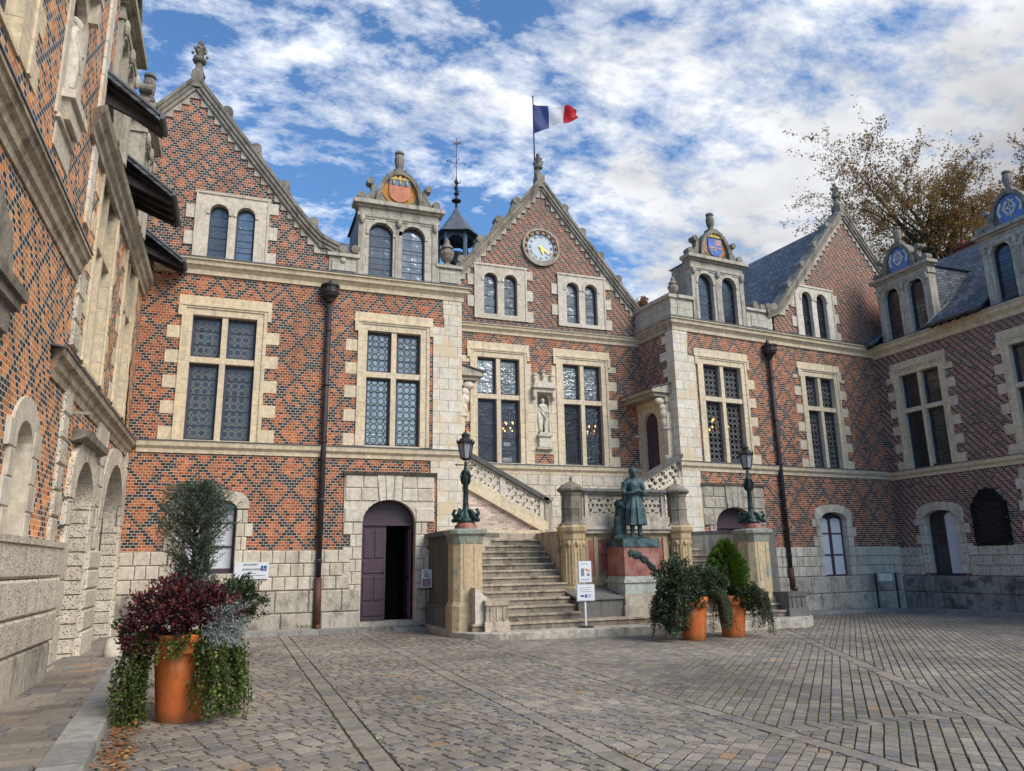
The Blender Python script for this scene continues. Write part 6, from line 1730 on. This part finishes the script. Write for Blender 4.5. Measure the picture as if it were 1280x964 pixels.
# ================================================================ trees beyond the roofs
BARK=plain('tree_bark',(.055,.045,.035),.9,.2,var=.4)
TL=foliage('autumn_leaves',(.15,.11,.05),(.30,.165,.05),(.44,.21,.04),tr=.5)
TL2=foliage('autumn_leaves_orange',(.16,.07,.02),(.30,.11,.02),(.10,.08,.03),tr=.35)
def tree(x,y,z0,zt,L1,label,mat,leafn=9,seed=1,ls=.2,k1=8,fan=1.05):
    # tall bare trunk forking at zt into a fan of limbs
    rr=random.Random(seed)
    o=empty('autumn_tree',(x,y,z0),0,label,'tree','autumn trees beyond the roofs')
    tm=M();lm=M();tips=[]
    def rvv():
        while True:
            v=Vector((rr.uniform(-1,1),rr.uniform(-1,1),rr.uniform(-1,1)))
            if .05<v.length<1: return v.normalized()
    def br(p,d,L,r,lev):
        n=4;pts=[p.copy()];rad=[r];q=p.copy();dd=d.copy()
        for i in range(n):
            dd=(dd+rvv()*.16+Vector((0,0,.07 if lev<2 else .0))).normalized();q=q+dd*L/n;pts.append(q.copy());rad.append(r*(1-.40*(i+1)/n))
        tm.tube(pts,rad,6 if lev<3 else 3)
        if lev>=4:
            for t in pts[1:]: tips.append(t)
        if lev>=6: return
        k=[0,4,3,3,3,2][lev]
        for i in range(k):
            t=1 if i==0 else rr.uniform(.3,1.);idx=min(n,max(1,int(t*n)));b=pts[idx]
            ax_=dd.cross(rvv()).normalized();nd=(Matrix.Rotation(rr.uniform(.35,.85)*(.4 if i==0 else 1),3,ax_)@dd).normalized()
            br(b,nd,L*rr.uniform(.58,.80),rad[idx]*rr.uniform(.5,.72),lev+1)
    tm.tube([(0,0,0),(.1,0,zt*.5),(0,.1,zt),(0,.1,zt+L1*.6)],[.55,.45,.32,.2],8)
    for i in range(k1):
        a=2*PI*i/k1+rr.uniform(-.3,.3);e=fan*(.25+.75*((i*3)%k1)/k1);d=Vector((math.cos(a)*math.sin(e),math.sin(a)*math.sin(e),math.cos(e)))
        br(Vector((0,.05,zt+rr.uniform(-.15,.5)*L1)),d,L1*rr.uniform(.8,1.15),.17,1)
    for t in tips:
        if rr.random()<.35: continue
        for _ in range(leafn):
            p=t+rvv()*rr.random()*.42
            lm.add([p,p+rvv()*ls*.9,p+rvv()*ls],[(0,1,2)],rr.random())
    part(tm,'trunk',BARK,o);part(lm,'crown',mat,o)
    return len(tips)
tree(42.2,33,-.5,18.6,3.8,'tall spreading autumn tree fanning out behind the gable and slate roof at the right',TL,seed=4,leafn=5,ls=.15,k1=10,fan=1.35)
tree(56.5,33,-.5,22.5,3.7,'autumn tree at the right edge of the picture behind the second monogram dormer',TL2,seed=9,leafn=5,ls=.16,k1=10,fan=1.3)
tree(34.9,56,-.5,20.6,1.5,'distant orange treetop just showing above the parapet beside the clock gable',TL2,seed=12,leafn=4,ls=.2,k1=6)
# ================================================================ world, sun, camera
W=bpy.data.worlds.new('World');S.world=W;W.use_nodes=True;nt=W.node_tree;nt.nodes.clear()
class NW(N):
    def __init__(s): s.nt=nt
n=NW()
out=n.n('ShaderNodeOutputWorld');bg=n.n('ShaderNodeBackground');n.l(bg.outputs[0],out.inputs[0]);bg.inputs[1].default_value=.13
sky=n.n('ShaderNodeTexSky');sky.sky_type='NISHITA';sky.sun_disc=False
SUN_AZ=math.radians(148);SUN_EL=math.radians(42)   # compass azimuth from +Y towards +X
sky.sun_elevation=SUN_EL;sky.sun_rotation=SUN_AZ
tc=n.n('ShaderNodeTexCoord');d=tc.outputs['Generated'];s=n.sep(d)
zc=n.m('MAXIMUM',s[2],.06)
u=n.m('DIVIDE',s[0],n.m('ADD',zc,.18));v=n.m('DIVIDE',s[1],n.m('ADD',zc,.18))
P=n.comb(u,v,0.)
def rotmap(a,sc,loc=(0,0,0)): return n.map(P,sc,(0,0,a),loc)
wisp=n.noise(rotmap(.9,(1.4,2.3,1),(3.1,1.7,0)),1.7,9,.68,.25)
puff=n.noise(rotmap(.2,(1.,1.3,1),(7.3,2.2,0)),9.5,6,.62,.15)
big=n.noise(rotmap(0,(1,1,1),(1.2,5.4,0)),.85,3,.5)
cl=n.m('ADD',n.m('ADD',n.m('MULTIPLY',wisp,.75),n.m('MULTIPLY',puff,.5)),n.m('MULTIPLY',big,.55))
# more cloud towards +X, clearer towards -X
cl=n.m('ADD',cl,n.m('MULTIPLY',n.m('MAXIMUM',n.m('SUBTRACT',s[0],.1),-.2),.30))
cov=n.ramp(cl,.90,1.09,0,1)
thick=n.ramp(n.m('ADD',n.m('MULTIPLY',n.noise(rotmap(.3,(1,1.6,1),(2,9,0)),1.5,5,.55),1.),n.m('MULTIPLY',s[0],.42)),.52,.90,1.,.42)
ccol=scale_col(n,(6.5,6.62,6.85),thick)
skyc=n.mix(1.,sky.outputs[0],(.58,.84,1.06),'MULTIPLY')
c=n.mix(cov,skyc,ccol)
n.l(c,bg.inputs[0])
sl=bpy.data.lights.new('sun','SUN');sl.energy=2.3;sl.angle=math.radians(35);sl.color=(1,.93,.82)
so=bpy.data.objects.new('sun',sl);COL.objects.link(so)
dirv=Vector((math.sin(SUN_AZ)*math.cos(SUN_EL),math.cos(SUN_AZ)*math.cos(SUN_EL),math.sin(SUN_EL)))
so.rotation_euler=dirv.to_track_quat('Z','Y').to_euler();so.location=(10,0,30)
F=932.;PIT=math.radians(13.35);RO=math.radians(-1.02);YAW=math.radians(-20.4)
fw=Vector((0,math.cos(PIT),math.sin(PIT)));up=Vector((0,-math.sin(PIT),math.cos(PIT)));rt=Vector((1,0,0))
r2=rt*math.cos(RO)+up*math.sin(RO);u2=-rt*math.sin(RO)+up*math.cos(RO)
Rz=Matrix.Rotation(YAW,3,'Z');r2=Rz@r2;u2=Rz@u2;fw=Rz@fw
cam=bpy.data.cameras.new('camera');cam.sensor_width=36;cam.lens=F/1280*36;cam.clip_end=500;cam.clip_start=.05
co=bpy.data.objects.new('camera',cam);COL.objects.link(co)
mm=Matrix((r2,u2,-fw)).transposed().to_4x4();mm.translation=Vector((0,0,1.65));co.matrix_world=mm
S.camera=co
S.view_settings.view_transform='Standard';S.view_settings.look='None';S.view_settings.gamma=1;S.view_settings.use_curve_mapping=False;S.view_settings.exposure=.6
